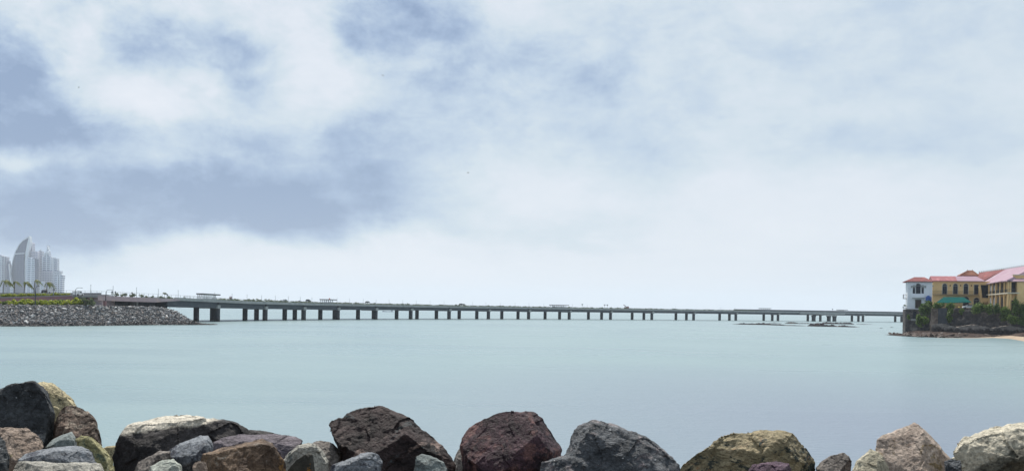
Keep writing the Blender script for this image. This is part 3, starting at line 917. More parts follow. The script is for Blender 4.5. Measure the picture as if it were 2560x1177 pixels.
# ------------------------------------------------------------------ left causeway
_sy = [(-120, 814.5), (0, 815.5), (100, 815.5), (250, 814), (400, 812), (480, 812), (540, 811.5)]
_cyp = [(-120, 763.5), (0, 763), (90, 763.5), (180, 762.5), (250, 764.5), (330, 765.5), (390, 768), (415, 770), (438, 779), (460, 791), (480, 803), (500, 809), (540, 811.3)]
def shore_pt(p): return on_z(p, float(np.interp(p, *zip(*_sy))), 0)
def crest_pt(p):
    s = shore_pt(p)
    yc = float(np.interp(p, *zip(*_cyp)))
    h = max(.12, min(1, (810 - yc) / 45.0))
    return at(p, yc, s.y + 11 * h)
cols = list(range(-120, 541, 6))
vs, fs = [], []
for p in cols:
    s = shore_pt(p); c = crest_pt(p)
    f = max(0.0, min(1.0, (430 - p) / 90.0))
    bk = 16 + 150 * f
    kq = 1 + bk * max(.15, (c.z + .3) / 7.0) / c.y
    b1 = Vector((c.x * kq, c.y * kq, c.z))
    fr_ = s + (s - c) * .25; fr_.z = -1.2
    kq = 1 + 12 * max(.15, c.z / 7.0) / b1.y
    b2 = Vector((b1.x * kq, b1.y * kq, -1.2))
    vs += [fr_, s, s.lerp(c, .5) + Vector((0, 0, -.15)), c, b1, b2]
for i in range(len(cols) - 1):
    for j in range(5):
        fs.append((i * 6 + j, i * 6 + j + 1, (i + 1) * 6 + j + 1, (i + 1) * 6 + j))
M['dirt'] = mat("embankment_fill", (.20, .19, .19), (.12, .115, .115), .8, .95, .5, 2)
tag(MB().add(vs, fs).build("causeway_ground", M['dirt'], origin=(-150, 330, 0)), kind='structure')

# stones of the rubble slope (too many to count: one mass)
def stone_shapes(n, rg):
    S = []
    for i in range(n):
        bm = bmesh.new()
        pts = [Vector((rg.gauss(0, 1) * 1.15, rg.gauss(0, 1), rg.gauss(0, 1) * .75)).normalized() * rg.uniform(.75, 1.1) for _ in range(11)]
        pts = [Vector((p.x * 1.2, p.y, p.z * .8)) for p in pts]
        hull_into(bm, pts)
        bm.verts.index_update()
        S.append(([v.co.copy() for v in bm.verts], [tuple(v.index for v in f.verts) for f in bm.faces]))
        bm.free()
    return S


rg = random.Random(5)
SH = stone_shapes(14, rg)


def put_stone(mb, c, s, rg):
    vv, ff = rg.choice(SH)
    rot = Matrix.Rotation(rg.uniform(0, 6.28), 3, 'Z') @ Matrix.Rotation(rg.uniform(-.5, .5), 3, 'X') @ Matrix.Rotation(rg.uniform(-.5, .5), 3, 'Y')
    mb.add([Vector(c) + rot @ (v * s) for v in vv], ff)


def stone_mat(name, stops):
    m = bpy.data.materials.new(name); m.use_nodes = True
    b = NB(m.node_tree); p = m.node_tree.nodes['Principled BSDF']
    g = b.n('ShaderNodeNewGeometry')
    c = b.ramp(g.outputs['Random Per Island'], stops)
    tc = b.n('ShaderNodeTexCoord')
    c = b.mix(1.0, c, b.ramp(b.noise(tc.outputs['Object'], 2.5, 5, .6), [(.3, .7), (.7, 1.25)]), 'MULTIPLY')
    b.link(c, p.inputs['Base Color']); p.inputs['Roughness'].default_value = .85
    return m


M['rubble'] = stone_mat("rubble_stone", [(0, (.045, .045, .048)), (.3, (.11, .112, .118)), (.6, (.20, .20, .205)), (.76, (.20, .16, .14)), (.91, (.32, .32, .325)), (1, (.58, .57, .55))])
mb = MB()
wet = MB()
for i in range(8200):
    p = rg.uniform(-110, 536)
    k = rg.random() ** .9
    s = shore_pt(p); c = crest_pt(p)
    q = s.lerp(c, k) + Vector((rg.uniform(-.3, .3), rg.uniform(-.3, .3), 0))
    sz = rg.uniform(.2, .46) * (1.0 if rg.random() < .88 else 2.0)
    if p > 470: sz *= .6
    put_stone(mb if q.z > 1.0 + rg.uniform(-.4, .4) else wet, q + Vector((0, 0, rg.uniform(-.1, .16))), sz, rg)
for i in range(260):            # toe and tip
    p = rg.uniform(420, 540)
    s = shore_pt(p); c = crest_pt(p)
    put_stone(mb, s.lerp(c, rg.uniform(-.1, 1.1)) + Vector((0, rg.uniform(0, 4), 0)), rg.uniform(.2, .45), rg)
tag(mb.build("rubble_slope", M['rubble']), "mass of grey rubble stones armouring the causeway slope", "rubble", kind='stuff')
M['wetrubble'] = stone_mat("wet_rubble_stone", [(0, (.02, .02, .022)), (.5, (.06, .055, .055)), (.8, (.09, .07, .06)), (1, (.2, .19, .18))])
tag(wet.build("rubble_toe", M['wetrubble']), "band of dark wet stones along the waterline of the causeway slope", "rubble", kind='stuff')

# retaining wall, ramp path and road
def wl(px): return float(np.interp(px, [-120, 30, 180, 262], [746.5, 744, 739.5, 738.5]))
wall_px = list(range(-120, 266, 12))
def wp(px): return at(px, wl(px), 346 + (px + 120) * .03)
mb = MB()
for a, b_ in zip(wall_px[:-1], wall_px[1:]):
    P, Q = wp(a), wp(b_)
    mb.hexa([Vector((P.x, P.y, 6)), Vector((Q.x, Q.y, 6)), Vector((Q.x, Q.y + 1, 6)), Vector((P.x, P.y + 1, 6)),
             P, Q, Q + Vector((0, 1, 0)), P + Vector((0, 1, 0))])
rw = mb.build("retaining_wall", M['brownwall'])
tag(rw, "low reddish brown ramp wall behind the causeway shrubs", "wall")
mb = MB()
for a, b_ in zip(wall_px[:-1], wall_px[1:]):
    P, Q = wp(a) + Vector((0, -.15, .004)), wp(b_) + Vector((0, -.15, .004))
    u = Vector((0, 0, .32)); w_ = Vector((0, 1.4, 0))
    mb.hexa([P, Q, Q + w_, P + w_, P + u, Q + u, Q + w_ + u, P + w_ + u])
mb.build("coping", M['paving'], rw)
mb = MB()
for a, b_ in zip(wall_px[:-1], wall_px[1:]):
    P, Q = wp(a) + Vector((0, 1.3, -.1)), wp(b_) + Vector((0, 1.3, -.1))
    P2 = at(a, 736, 372); Q2 = at(b_, 736, 372)
    P3 = P2 + Vector((-20, 60, 0)); Q3 = Q2 + Vector((-20, 60, 0))
    mb.add([P, Q, Q2, P2, Q3, P3], [(0, 1, 2, 3), (3, 2, 4, 5)])
tag(mb.build("road", M['asphalt']), kind='structure')
mb = MB()
for a, b_ in zip(wall_px[:-2], wall_px[1:-1]):
    P, Q = at(a, 736.5, 371), at(b_, 736.5, 371)
    u = Vector((0, 0, .75)); w_ = Vector((0, .4, 0))
    mb.hexa([P, Q, Q + w_, P + w_, P + u, Q + u, Q + w_ + u, P + w_ + u])
tag(mb.build("road_barrier", M['paving']), "pale low concrete barrier along the causeway road under the palms", "barrier")
# lower path strip
mb = MB()
for a, b_ in zip(wall_px[:-1], wall_px[1:]):
    c1, c2 = crest_pt(a), crest_pt(b_)
    mb.add([c1 + Vector((0, .4, .06)), c2 + Vector((0, .4, .06)), c2 + Vector((0, 2.6, .06)), c1 + Vector((0, 2.6, .06))], [(0, 1, 2, 3)])
tag(mb.build("promenade_path", M['paving']), kind='structure')
# abutment
mb = MB()
a0, a1 = at(238, 745, 357), at(259, 745, 357)
mb.hexa([Vector((a0.x, 356, 6)), Vector((a1.x, 355.5, 6)), Vector((a1.x - 2, 372, 6)), Vector((a0.x - 2, 372, 6)),
         Vector((a0.x, 356, 10.3)), Vector((a1.x, 355.5, 10.2)), Vector((a1.x - 2, 372, 9.9)), Vector((a0.x - 2, 372, 10))])
tag(mb.build("abutment", M['pinkwall']), "pinkish concrete abutment block where the viaduct meets the causeway", "abutment")
p = p_for(342, 1)
q = pt(p, 2.2, 6)
pb = MB().box((q.x - 1.3, q.y - 1.0, 6.0), (q.x + 1.3, q.y + 1.0, zslab(p) - .57))
tag(pb.build("support_block", M['conc']), "pale concrete block under the first span above the rubble", "support")

# shrubs
def shrub(name, m, rad, n, leaf, label, group, seed, loc, lumps=7, twig=True):
    o = empty(name, loc, label, "shrub", group)
    c = Vector(loc) + Vector((0, 0, rad[2] * .85))
    foliage(MB(), c, rad, n, leaf, lumps, seed).build("foliage", m, o, recalc=False)
    if twig:
        t = MB()
        rg = random.Random(seed)
        for i in range(5):
            e = c + Vector((rg.uniform(-.5, .5) * rad[0], rg.uniform(-.5, .5) * rad[1], rg.uniform(-.1, .4) * rad[2]))
            t.tube([Vector(loc) - Vector((0, 0, .2)), Vector(loc).lerp(e, .5) + Vector((0, 0, .1)), e], [.06, .045, .02], 4)
        t.build("stems", M['bark'], o)
    return o


ys = [shrub("shrub", M['leaf_m'] if s == 2 else M['leaf_y'], (1.5, 1.1, .95), 340, .22, "yellow green shrub in the front row above the rubble slope", "yellow green shrubs on the causeway crest", s, at(-20 + s * 15, 761.5, 322)) for s in range(3)]
rg = random.Random(11)
for i in range(36):
    px = 12 + i * 5.8 + rg.uniform(-3, 3)
    c = crest_pt(px)
    dup(ys[i % 3], Vector((c.x, c.y + 3.6 + rg.uniform(0, 1.2), c.z - .1)), rg.uniform(0, 6), rg.uniform(.75, 1.7))
ds = [shrub("shrub", M['leaf_g'], (1.7, 1.3, 1.5), 420, .24, "grey green bush before the pink abutment wall", "grey green bushes by the abutment", 20 + s, at(200 + s * 14, 762, 338)) for s in range(3)]
us = [shrub("shrub", M['leaf_y'], (1.5, 1.0, .75), 260, .2, "low roadside shrub in the upper row behind the ramp wall", "roadside shrubs behind the ramp wall", 30 + s, at(6 + s * 22, 743, 358)) for s in range(3)]
for i in range(24):
    px = 4 + i * 7.2 + rg.uniform(-3, 3)
    dup(us[i % 3], at(px, 742.5 - i * .13, 356), rg.uniform(0, 6), rg.uniform(.7, 1.1))
# deck planting: individual shrubs and trained trees on the viaduct
dk = [shrub("shrub", M['leaf_g'], (1.5, 1.0, .9), 240, .22, "grey green shrub in the planter strip on the viaduct deck", "planter shrubs on the viaduct deck", 40 + s,
            pt(300 + 20 * s, .2, zslab(300)), twig=False) for s in range(3)]
for i in range(120):
    px = 320 + i * 13.2 + rg.uniform(-5, 5)
    if 486 < px < 534 or 800 < px < 836:
        continue
    s_ = rg.uniform(.55, .95) if px < 560 else rg.uniform(.8, 1.35)
    dup(dk[i % 3], pt(px, rg.uniform(-.2, 1.2), zslab(px)), rg.uniform(0, 6), s_)
hm = MB()
rg = random.Random(3)
for i in range(9000):
    p = rg.uniform(540, 1890)
    h = 1.35 + .6 * mnoise.noise((p * .05, 0, 0)) + .25 * mnoise.noise((p * .4, 3, 0))
    c = pt(p, rg.uniform(.6, 2.2), zslab(p) + rg.uniform(.05, 1) ** .7 * h)
    a = Vector((rg.gauss(0, 1), rg.gauss(0, 1), rg.gauss(0, .6))).normalized()
    q = a.cross(Vector((rg.gauss(0, 1), rg.gauss(0, 1), rg.gauss(0, 1)))).normalized()
    s = rg.uniform(.25, .5)
    hm.add([c - a * s, c - q * s * .6, c + a * s, c + q * s * .6], [(0, 1, 2, 3)])
tag(hm.build("hedge", M['leaf_g'], recalc=False), "continuous low grey green hedge along the viaduct deck", "hedge", kind='stuff')
tr0 = None
for i, px in enumerate((431, 590, 601, 634, 648, 655, 660, 676, 684)):
    l_ = pt(px, 3, zslab(px))
    if tr0 is None:
        tr0 = empty("small_tree", l_, "small flat crowned tree planted on the viaduct deck", "tree", "small trees on the viaduct deck")
        MB().tube([l_, l_ + Vector((.05, 0, 1.0)), l_ + Vector((0, 0, 2.0))], [.09, .07, .05], 5).build("trunk", M['bark'], tr0)
        foliage(MB(), l_ + Vector((0, 0, 2.3)), (1.3, 1.2, .6), 220, .22, 6, 77).build("crown", M['leaf_g'], tr0, recalc=False)
    else:
        dup(tr0, l_, i * 1.3, rg.uniform(.6, .85))

# palms bent by the wind
def palm(px, ybase, ytop, Y, lean, seed, label, nf=13, spread=1.0):
    b0 = at(px, ybase, Y)
    h = (ybase - ytop) / F * Y
    o = empty("palm_tree", b0, label, "palm", "wind blown palms by the causeway road")
    top = b0 + Vector((lean * h * .12, 0, h * .80))
    MB().tube([b0 - Vector((0, 0, .4)), b0.lerp(top, .4) + Vector((-lean * .1, 0, 0)), b0.lerp(top, .8), top], [.19, .15, .12, .10], 7).build("trunk", M['bark'], o)
    rg = random.Random(seed)
    for i in range(nf):
        az = rg.uniform(-1.0, 1.0) if rg.random() < .72 else rg.uniform(0, 6.28)
        d = Vector((math.cos(az), math.sin(az), 0))
        L = rg.uniform(2.0, 3.0) * spread
        up = rg.uniform(.15, .95)
        pts = []
        for k in range(8):
            t = k / 7.0
            pts.append(top + d * L * (t * .8) + Vector((.35 * t * t * L, 0, L * (1.15 * up * t - (up + .95) * t * t * .95))))
        mb = MB()
        for k in range(7):
            a, b_ = pts[k], pts[k + 1]
            dirn = (b_ - a).normalized()
            side = dirn.cross(Vector((0, 0, 1))).normalized()
            w = .62 * spread * math.sin(math.pi * (.12 + .86 * (k + .5) / 7)) + .05
            for sgn in (-1, 1):
                for jj in (0, .25, .5, .75):
                    a0 = a.lerp(b_, jj)
                    tip = a0 + side * sgn * w * rg.uniform(.8, 1.1) + dirn * .28 - Vector((0, 0, w * .55))
                    mb.add([a0, a.lerp(b_, jj + .3), tip], [(0, 1, 2)])
            mb.tube([a, b_], .025, 3, False)
        mb.build("frond", M['palm'], o, recalc=False)
    return o


palm(8, 733, 695, 378, .5, 1, "leftmost tall palm bent by the wind with a drooping green crown", 16, 1.15)
palm(35, 733, 697, 384, .5, 2, "second palm with a small upright green tuft blown right", 10, .9)
palm(60, 733, 700, 380, .9, 3, "broad brownish palm blown to the right before the sail tower", 15, 1.1)
palm(85, 733, 693, 380, .3, 4, "thin palm beside the tall dark street lamp with few fronds", 7, 1.05)
palm(116, 733, 701, 382, .6, 5, "rightmost palm with a rounded drooping crown beside the parked cars", 14, 1.0)

# street lamps with curved arms
def curved_lamp(px, yb, yt, xarm, Y, label, r=.09):
    b0 = at(px, yb, Y)
    o = empty("street_lamp", b0, label, "street lamp")
    h = (yb - yt) / F * Y; L = (xarm - px) / F * Y
    pts = [b0 - Vector((0, 0, .3)), b0 + Vector((0, 0, h * .72))]
    for k in range(1, 7):
        t = k / 6 * math.pi / 2
        pts.append(b0 + Vector((L * .45 * (1 - math.cos(t)), 0, h * .72 + h * .28 * math.sin(t))))
    pts.append(b0 + Vector((L * .8, 0, h)))
    MB().tube(pts, [r * 1.3, r] + [r * .7] * 7, 6).build("pole", M['darkmetal'], o)
    MB().tube([b0 + Vector((L * .78, 0, h - .03)), b0 + Vector((L, 0, h - .05))], [.09, .12], 6).build("lamp_head", M['rail'], o)
    MB().tube([b0 - Vector((0, 0, .3)), b0 + Vector((0, 0, .35))], r * 2, 8).build("base", M['darkmetal'], o)


curved_lamp(88, 762, 714.5, 99, 323, "tall dark street lamp standing among the front shrubs", .15)
curved_lamp(188, 748, 719, 206, 344, "curved arm street lamp before the reddish ramp wall", .1)
curved_lamp(264.5, 750, 724, 281, 353, "curved arm street lamp in front of the first dark underpass", .1)
# straight lamp posts on the deck
lp = None
for i, px in enumerate((169, 235, 295, 350, 402, 450, 539, 582, 619, 655, 689, 721.5, 751, 780, 842.6, 874, 908, 940, 972.6, 1007, 1041, 1075, 1110, 1182, 1215, 1252, 1288, 1323, 1360, 1432, 1469, 1690, 1802, 1838)):
    l_ = pt(px, .4, zslab(px)) if px > 246 else fpt(px, 0) + Vector((0, 1, 0))
    if lp is None:
        lp = empty("lamp_post", l_, "thin straight grey lamp post on the viaduct deck", "lamp post", "straight lamp posts on the viaduct")
        MB().tube([l_, l_ + Vector((0, 0, 2.2)), l_ + Vector((0, 0, 3.9))], [.11, .08, .06], 6).build("pole", M['rail'], lp)
        MB().box((l_.x - .16, l_.y - .09, l_.z + 3.9), (l_.x + .16, l_.y + .09, l_.z + 4.02)).build("lamp_head", M['rail'], lp)
        MB().tube([l_, l_ + Vector((0, 0, .3))], .2, 8).build("base", M['conc'], lp)
    else:
        dup(lp, l_)
# round road signs (seen from behind)
for px, lab in ((313, "left of a pair of round grey signs on the first span"), (320.5, "right of a pair of round grey signs on the first span"),
                (359, "single oval grey sign above the first span fence"), (442.5, "dark sign just left of the big deck pavilion")):
    l_ = pt(px, 4, zslab(px))
    o = empty("road_sign", l_, lab, "sign")
    MB().tube([l_, l_ + Vector((0, 0, 1.5))], .05, 6).build("pole", M['rail'], o)
    mb = MB(); c = l_ + Vector((0, 0, 1.85))
    mb.prism([c + Vector((.3 * math.cos(t), 0, .42 * math.sin(t))) for t in np.linspace(0, 2 * math.pi, 14, endpoint=False)], (0, .06, 0))
    mb.build("sign_plate", M['darkmetal'], o)
for px, lab in ((1459, "small T shaped mast on the deck right of the low pavilion"), (1515, "left of two small dark signs on the middle deck"),
                (1521.5, "right of two small dark signs on the middle deck"), (2083, "small T shaped mast on the deck above the flared piers")):
    l_ = pt(px, 1.5, zslab(px))
    o = empty("mast_sign", l_, lab, "sign")
    MB().tube([l_, l_ + Vector((0, 0, 4.2))], .1, 6).build("pole", M['darkmetal'], o)
    MB().box((l_.x - .6, l_.y - .06, l_.z + 3.5), (l_.x + .6, l_.y + .06, l_.z + 4.3)).build("sign_plate", M['darkmetal'], o)

# pavilions on the deck
M['roofdark'] = mat("pavilion_roof", (.05, .058, .06), (.04, .045, .05), 1, .7)
def pavilion(x0, x1, xr, off, hh, label, accent=None, xl=None):
    xl = xl or x0 - 2
    c = pt((x0 + x1) / 2, off, zslab((x0 + x1) / 2))
    o = empty("deck_pavilion", c, label, "pavilion")
    sweep(MB(), xl, xr, 6, off - 2.6, off + .9, lambda p: zslab(p) + hh, lambda p: zslab(p) + hh + .5).build("roof", M['roofdark'], o)
    n = max(4, int((x1 - x0) / 4.2))
    for i in range(n + 1):
        px = x0 + (x1 - x0) * i / n
        mb = MB()
        for of in (off - 2.2, off + .5):
            q = pt(px, of, 0); z = zslab(px)
            mb.box((q.x - .17, q.y - .17, z), (q.x + .17, q.y + .17, z + hh - .003))
        mb.build("column", M['white'] if x0 < 600 else M['rail'], o)
    sweep(MB(), x0, x1, 6, off - 2.42, off - 2.32, lambda p: zslab(p) + .02, lambda p: zslab(p) + .95).build("balustrade", M['rail'], o)
    if accent:
        q = pt(accent, off - 1, zslab(accent) + hh + .3)
        MB().lathe([(.35, 0), (.4, .5), (.2, .9)], q, 8).build("roof_cowl", M['orange'], o)
M['orange'] = mat("orange_paint", (.6, .13, .04), (.5, .1, .04), 2, .6)
pavilion(501, 531, 542, .6, 2.75, "large flat roofed pavilion with white columns on the deck at left")
pavilion(805, 824, 834, .6, 2.7, "small pavilion with an orange roof cowl on the deck", 821)
pavilion(1378, 1411, 1418, .6, 2.7, "low dark flat roofed pavilion at the middle of the deck")
pavilion(1901, 1920, 1924, .6, 3.2, "thin dark pavilion on the far right deck left of the flared piers")
pavilion(2094, 2109, 2115, .6, 3.0, "far pavilion on the deck right of the flared piers")

# ------------------------------------------------------------------ cars
def car(name, loc, rz, paint, label, L=4.3, Wd=1.75, H=1.45, van=False, scale=1.0):
    o = empty(name, (0, 0, 0), label, "van" if van else "car")
    prof = [(-.5, .22), (-.5, .52), (-.46, .60), (-.25, .66), (.30, .68), (.47, .60), (.5, .45), (.5, .22)]
    if van: prof = [(-.5, .2), (-.5, .62), (.42, .66), (.5, .5), (.5, .2)]
    mb = MB().prism([(x * L, -Wd / 2, z * H) for x, z in prof], (0, Wd, 0))
    body = mb.build("body", paint, o)
    cab = [(-.44, .62), (-.36, .93), (-.30, 1.0), (.10, 1.0), (.27, .67)] if not van else [(-.495, .61), (-.49, 1.2), (-.46, 1.27), (.24, 1.27), (.36, .655)]
    MB().prism([(x * L, -Wd / 2 + .12, z * H) for x, z in cab], (0, Wd - .24, 0)).build("roof", paint, o)
    win = [(-.38, .69), (-.335, .91), (-.29, .95), (.08, .95), (.20, .69)] if not van else [(.05, .74), (.05, 1.15), (.21, 1.15), (.31, .74)]
    for sgn in (-1, 1):
        y = sgn * (Wd / 2 - .12)
        MB().prism([(x * L, y, z * H) for x, z in win], (0, sgn * .015, 0)).build("side_window", M['glass'], o)
        for xw in (-.31, .31):
            w = MB()
            c = Vector((xw * L, sgn * (Wd / 2 - .12), .31))
            w.prism([c + Vector((.31 * math.cos(t), 0, .31 * math.sin(t))) for t in np.linspace(0, 6.283, 14, endpoint=False)], (0, sgn * .16, 0))
            w.build("wheel", M['tyre'], o)
    a0, a1 = (.10, 1.0), (.27, .67)
    if not van:
        MB().prism([(a0[0] * L + .03, -Wd / 2 + .2, a0[1] * H - .03), (a0[0] * L + .03, Wd / 2 - .2, a0[1] * H - .03), (a1[0] * L - .03, Wd / 2 - .2, a1[1] * H + .05), (a1[0] * L - .03, -Wd / 2 + .2, a1[1] * H + .05)], (.03, 0, .02)).build("windscreen", M['glass'], o)
    o.location = loc; o.rotation_euler = (0, 0, rz); o.scale = (scale,) * 3
    return o


P_w = mat("white_car_paint", (.75, .76, .77), (.72, .73, .74), 1, .3, spec=.5)
P_k = mat("black_car_paint", (.015, .016, .02), (.02, .02, .025), 1, .25, spec=.5)
P_s = mat("silver_car_paint", (.35, .37, .40), (.33, .35, .38), 1, .3, metal=.5)
P_r = mat("dark_red_paint", (.16, .035, .03), (.12, .03, .03), 1, .45)
car("car", at(116, 733.2, 386), 1.35, P_k, "black car on the causeway road left of the white van")
car("van", at(126.5, 733.2, 388), 1.25, P_w, "white van on the causeway road beside the rightmost palm", 5.2, 1.9, 1.6, True)
car("van", fpt(208, 0) + Vector((0, 3, 0)), 1.25, P_w, "white van behind the fence where the road climbs to the viaduct", 3.6, 1.8, 1.3, True)
def deck_car(px, paint, label, dz=0.9, **kw):
    d = pdir(px)
    car("car", pt(px, 5, zslab(px) + dz), math.atan2(d.y, d.x), paint, label, scale=.8, **kw)
deck_car(731.5, P_s, "silver grey car on the deck before the small orange topped pavilion", 1.3)
deck_car(765, P_w, "white car on the deck a little left of the black car", .9)
deck_car(788, P_k, "black car on the deck left of the orange topped pavilion", 1.5, H=1.7)
deck_car(934, P_k, "small dark car alone on the deck above the double pier", 1.6)
deck_car(1165, P_k, "left dark car of two on the middle deck", 1.6)
deck_car(1171, P_k, "right dark car of two on the middle deck", 1.4)
# small dark red crane truck at the middle of the deck
l_ = pt(1573, 4, zslab(1573))
o = empty("crane_truck", l_, "small dark red truck with a raised boom on the middle deck", "truck")
MB().box((l_.x - 1.6, l_.y - 1, l_.z + .9), (l_.x + 2.6, l_.y + 1, l_.z + 2.3)).build("body", P_r, o)
MB().box((l_.x + 1.2, l_.y - 1.02, l_.z + 2.303), (l_.x + 2.6, l_.y + 1, l_.z + 3.0)).build("cab", P_r, o)
MB().tube([l_ + Vector((.8, 0, 2.3)), l_ + Vector((-2.2, 0, 4.6))], [.4, .28], 6).build("boom", P_r, o)
for xx in (-.9, 1.9):
    c = l_ + Vector((xx, -1.02, .45))
    MB().prism([c + Vector((.45 * math.cos(t), 0, .45 * math.sin(t))) for t in np.linspace(0, 6.283, 12, endpoint=False)], (0, .3, 0)).build("wheel", M['tyre'], o)

# ------------------------------------------------------------------ two walkers on the deck
def skin_mesh(joints, edges, rads, mname, m, parent=None, loc=(0, 0, 0)):
    me = bpy.data.meshes.new(mname)
    me.from_pydata(joints, edges, [])
    o = bpy.data.objects.new(mname, me)
    col.objects.link(o)
    o.modifiers.new('s', 'SKIN')
    for v, r in zip(me.skin_vertices[0].data, rads):
        v.radius = (r, r)
    me.skin_vertices[0].data[0].use_root = True
    md = o.modifiers.new('u', 'SUBSURF'); md.levels = 1; md.render_levels = 1
    dg = bpy.context.evaluated_depsgraph_get()
    nm = bpy.data.meshes.new_from_object(o.evaluated_get(dg))
    o.modifiers.clear(); o.data = nm
    nm.materials.clear(); nm.materials.append(m)
    nm.polygons.foreach_set('use_smooth', [True] * len(nm.polygons))
    return o


M['skin'] = mat("skin", (.32, .2, .14), (.28, .17, .12), 5, .6)
M['hair'] = mat("hair", (.02, .015, .012), (.03, .02, .015), 9, .7)
def person(px, off, cloth, label, stride):
    l_ = pt(px, off, zslab(px) + 1.05)
    J = [(0, 0, .95), (0, 0, 1.2), (0, 0, 1.42), (0, 0, 1.52), (0, 0, 1.65), (0, 0, 1.74),
         (-.1, stride * .1, .9), (-.1, stride * .2, .5), (-.1, stride * .28, .07), (-.1, stride * .28 - .14, .04),
         (.1, -stride * .1, .9), (.1, -stride * .16, .5), (.1, -stride * .3, .08), (.1, -stride * .3 - .14, .04),
         (-.2, 0, 1.4), (-.26, -stride * .1, 1.12), (-.25, -stride * .2 - .05, .88), (-.24, -stride * .22 - .07, .79),
         (.2, 0, 1.4), (.26, stride * .1, 1.12), (.25, stride * .2 - .05, .88), (.24, stride * .22 - .07, .79)]
    Ed = [(0, 1), (1, 2), (2, 3), (3, 4), (4, 5), (0, 6), (6, 7), (7, 8), (8, 9), (0, 10), (10, 11), (11, 12), (12, 13), (2, 14), (14, 15), (15, 16), (16, 17), (2, 18), (18, 19), (19, 20), (20, 21)]
    Rr = [.14, .14, .15, .06, .10, .07, .09, .06, .04, .035, .09, .06, .04, .035, .06, .045, .035, .03, .06, .045, .035, .03]
    o = skin_mesh(J, Ed, Rr, "person", cloth)
    o.location = l_
    o.rotation_euler = (0, 0, .6)
    tag(o, label, "person", "walkers on the viaduct deck")
    ORIG[o] = Vector((0, 0, 0))
    MB().lathe([(.03, 1.62), (.115, 1.66), (.11, 1.74), (.03, 1.8)], (0, .02, 0), 8).build("hair", M['hair'], o, smooth=True)


person(570.5, -1.0, mat("maroon_clothes", (.22, .05, .06), (.16, .04, .05), 3, .8), "person in maroon walking on the deck, left of two walkers", 1.0)
person(574.5, -1.0, mat("red_grey_clothes", (.30, .12, .12), (.12, .10, .12), 3, .8), "person in greyish red walking on the deck, right of two walkers", -1.0)

# ------------------------------------------------------------------ distant towers
def tower_mat(name, c1, c2, pz, px_, glass=.5, rough=.35):
    m = bpy.data.materials.new(name); m.use_nodes = True
    b = NB(m.node_tree); p = m.node_tree.nodes['Principled BSDF']
    tc = b.n('ShaderNodeTexCoord'); sp = b.n('ShaderNodeSeparateXYZ'); b.link(tc.outputs['Object'], sp.inputs[0])
    fz = b.math('FRACT', b.math('DIVIDE', sp.outputs[2], pz))
    fx = b.math('FRACT', b.math('DIVIDE', sp.outputs[0], px_))
    mz = b.math('GREATER_THAN', fz, glass)
    mx = b.math('GREATER_THAN', fx, .78)
    f = b.math('MAXIMUM', mz, mx)
    n = b.noise(tc.outputs['Object'], .02, 4, .6)
    c = b.mix(f, b.ramp(n, [(.35, c1), (.65, tuple(x * 1.5 for x in c1))]), c2)
    b.link(c, p.inputs['Base Color']); p.inputs['Roughness'].default_value = rough
    return m


TM = [tower_mat("tower_glass_blue", (.010, .014, .055), (.045, .055, .13), 9, 14, .62, .2), tower_mat("tower_white_balcony", (.03, .055, .13), (.66, .69, .75), 9, 18, .5),
      tower_mat("tower_pale", (.20, .215, .27), (.44, .45, .50), 11, 13, .45), tower_mat("tower_pink_white", (.17, .17, .25), (.50, .47, .53), 10, 11, .5)]
M['tw'] = mat("tower_white_edge", (.66, .68, .72), (.6, .62, .66), .05, .5)
TY = 4300.0
TB = 733


def tpoly(pts, m, parent, name, Y=TY, depth=40):
    P = [at(x, y, Y) for x, y in pts]
    return MB().prism(P, (-depth * .18, depth, 0)).build(name, m, parent)


def tower(label, Y):
    o = empty("skyscraper", at(60, TB + 12, Y), label, "skyscraper", "skyline towers across the bay")
    return o


BT = 750
t = tower("white and grey slab tower cut by the left frame edge", TY)
tpoly([(-12, BT), (-12, 640), (1, 637), (7, 640), (7, BT)], TM[2], t, "shaft")
tpoly([(7.05, BT), (7.05, 643), (9.5, 640), (16, 642), (16, BT)], TM[3], t, "shaft", TY + 4)
tpoly([(2.5, BT), (2.0, 660), (1.0, 640), (3.0, 639), (4.2, 660), (4.6, BT)], M['tw'], t, "edge_fin", TY - 3, 8)
tpoly([(9, BT), (9.2, 660), (9.8, 640), (11.2, 641), (11, 660), (11, BT)], M['tw'], t, "edge_fin", TY - 3, 8)
t = tower("narrow dark blue tower with a curved white edge beside the sail tower", TY)
tpoly([(16.3, BT), (16.4, 665), (18.5, 651), (20.5, 660), (23, 680), (25.5, 705), (27, 720), (27, BT)], TM[0], t, "shaft", TY - 30)
tpoly([(20.4, 659), (21.4, 659), (24.2, 680), (27.5, 703), (32.5, 720), (24.5, 721), (26, 712), (22.8, 682)], M['tw'], t, "edge_fin", TY - 40, 20)
tpoly([(24.8, BT), (24.8, 721.05), (33, 721.05), (33, BT)], TM[2], t, "podium", TY - 40, 30)
t = tower("tallest sail shaped glass tower with a curved pointed top", TY)
tpoly([(26.5, BT), (26.8, 690), (28.5, 668), (32, 648), (38, 628), (47, 611), (57, 600), (66, 594.6), (71.6, 591.6), (67.5, 609), (62.5, 632), (61.5, 660), (61, BT)], TM[0], t, "shaft", TY - 5, 45)
tpoly([(36, BT), (36.2, 640), (60.5, 634), (60, BT)], TM[0], t, "front_bay", TY - 14, 8.9)
tpoly([(36, 633.5), (60, 632), (60, 634), (36, 636)], M['tw'], t, "sky_lobby", TY - 16, 12)
tpoly([(61.5, BT), (61.8, 660), (63.5, 632), (67.6, 610), (71.8, 594), (73.2, 589.8), (74.2, 594), (75.5, 606), (70, 630), (67, 660), (66.5, BT)], M['tw'], t, "edge_fin", TY - 12, 30)
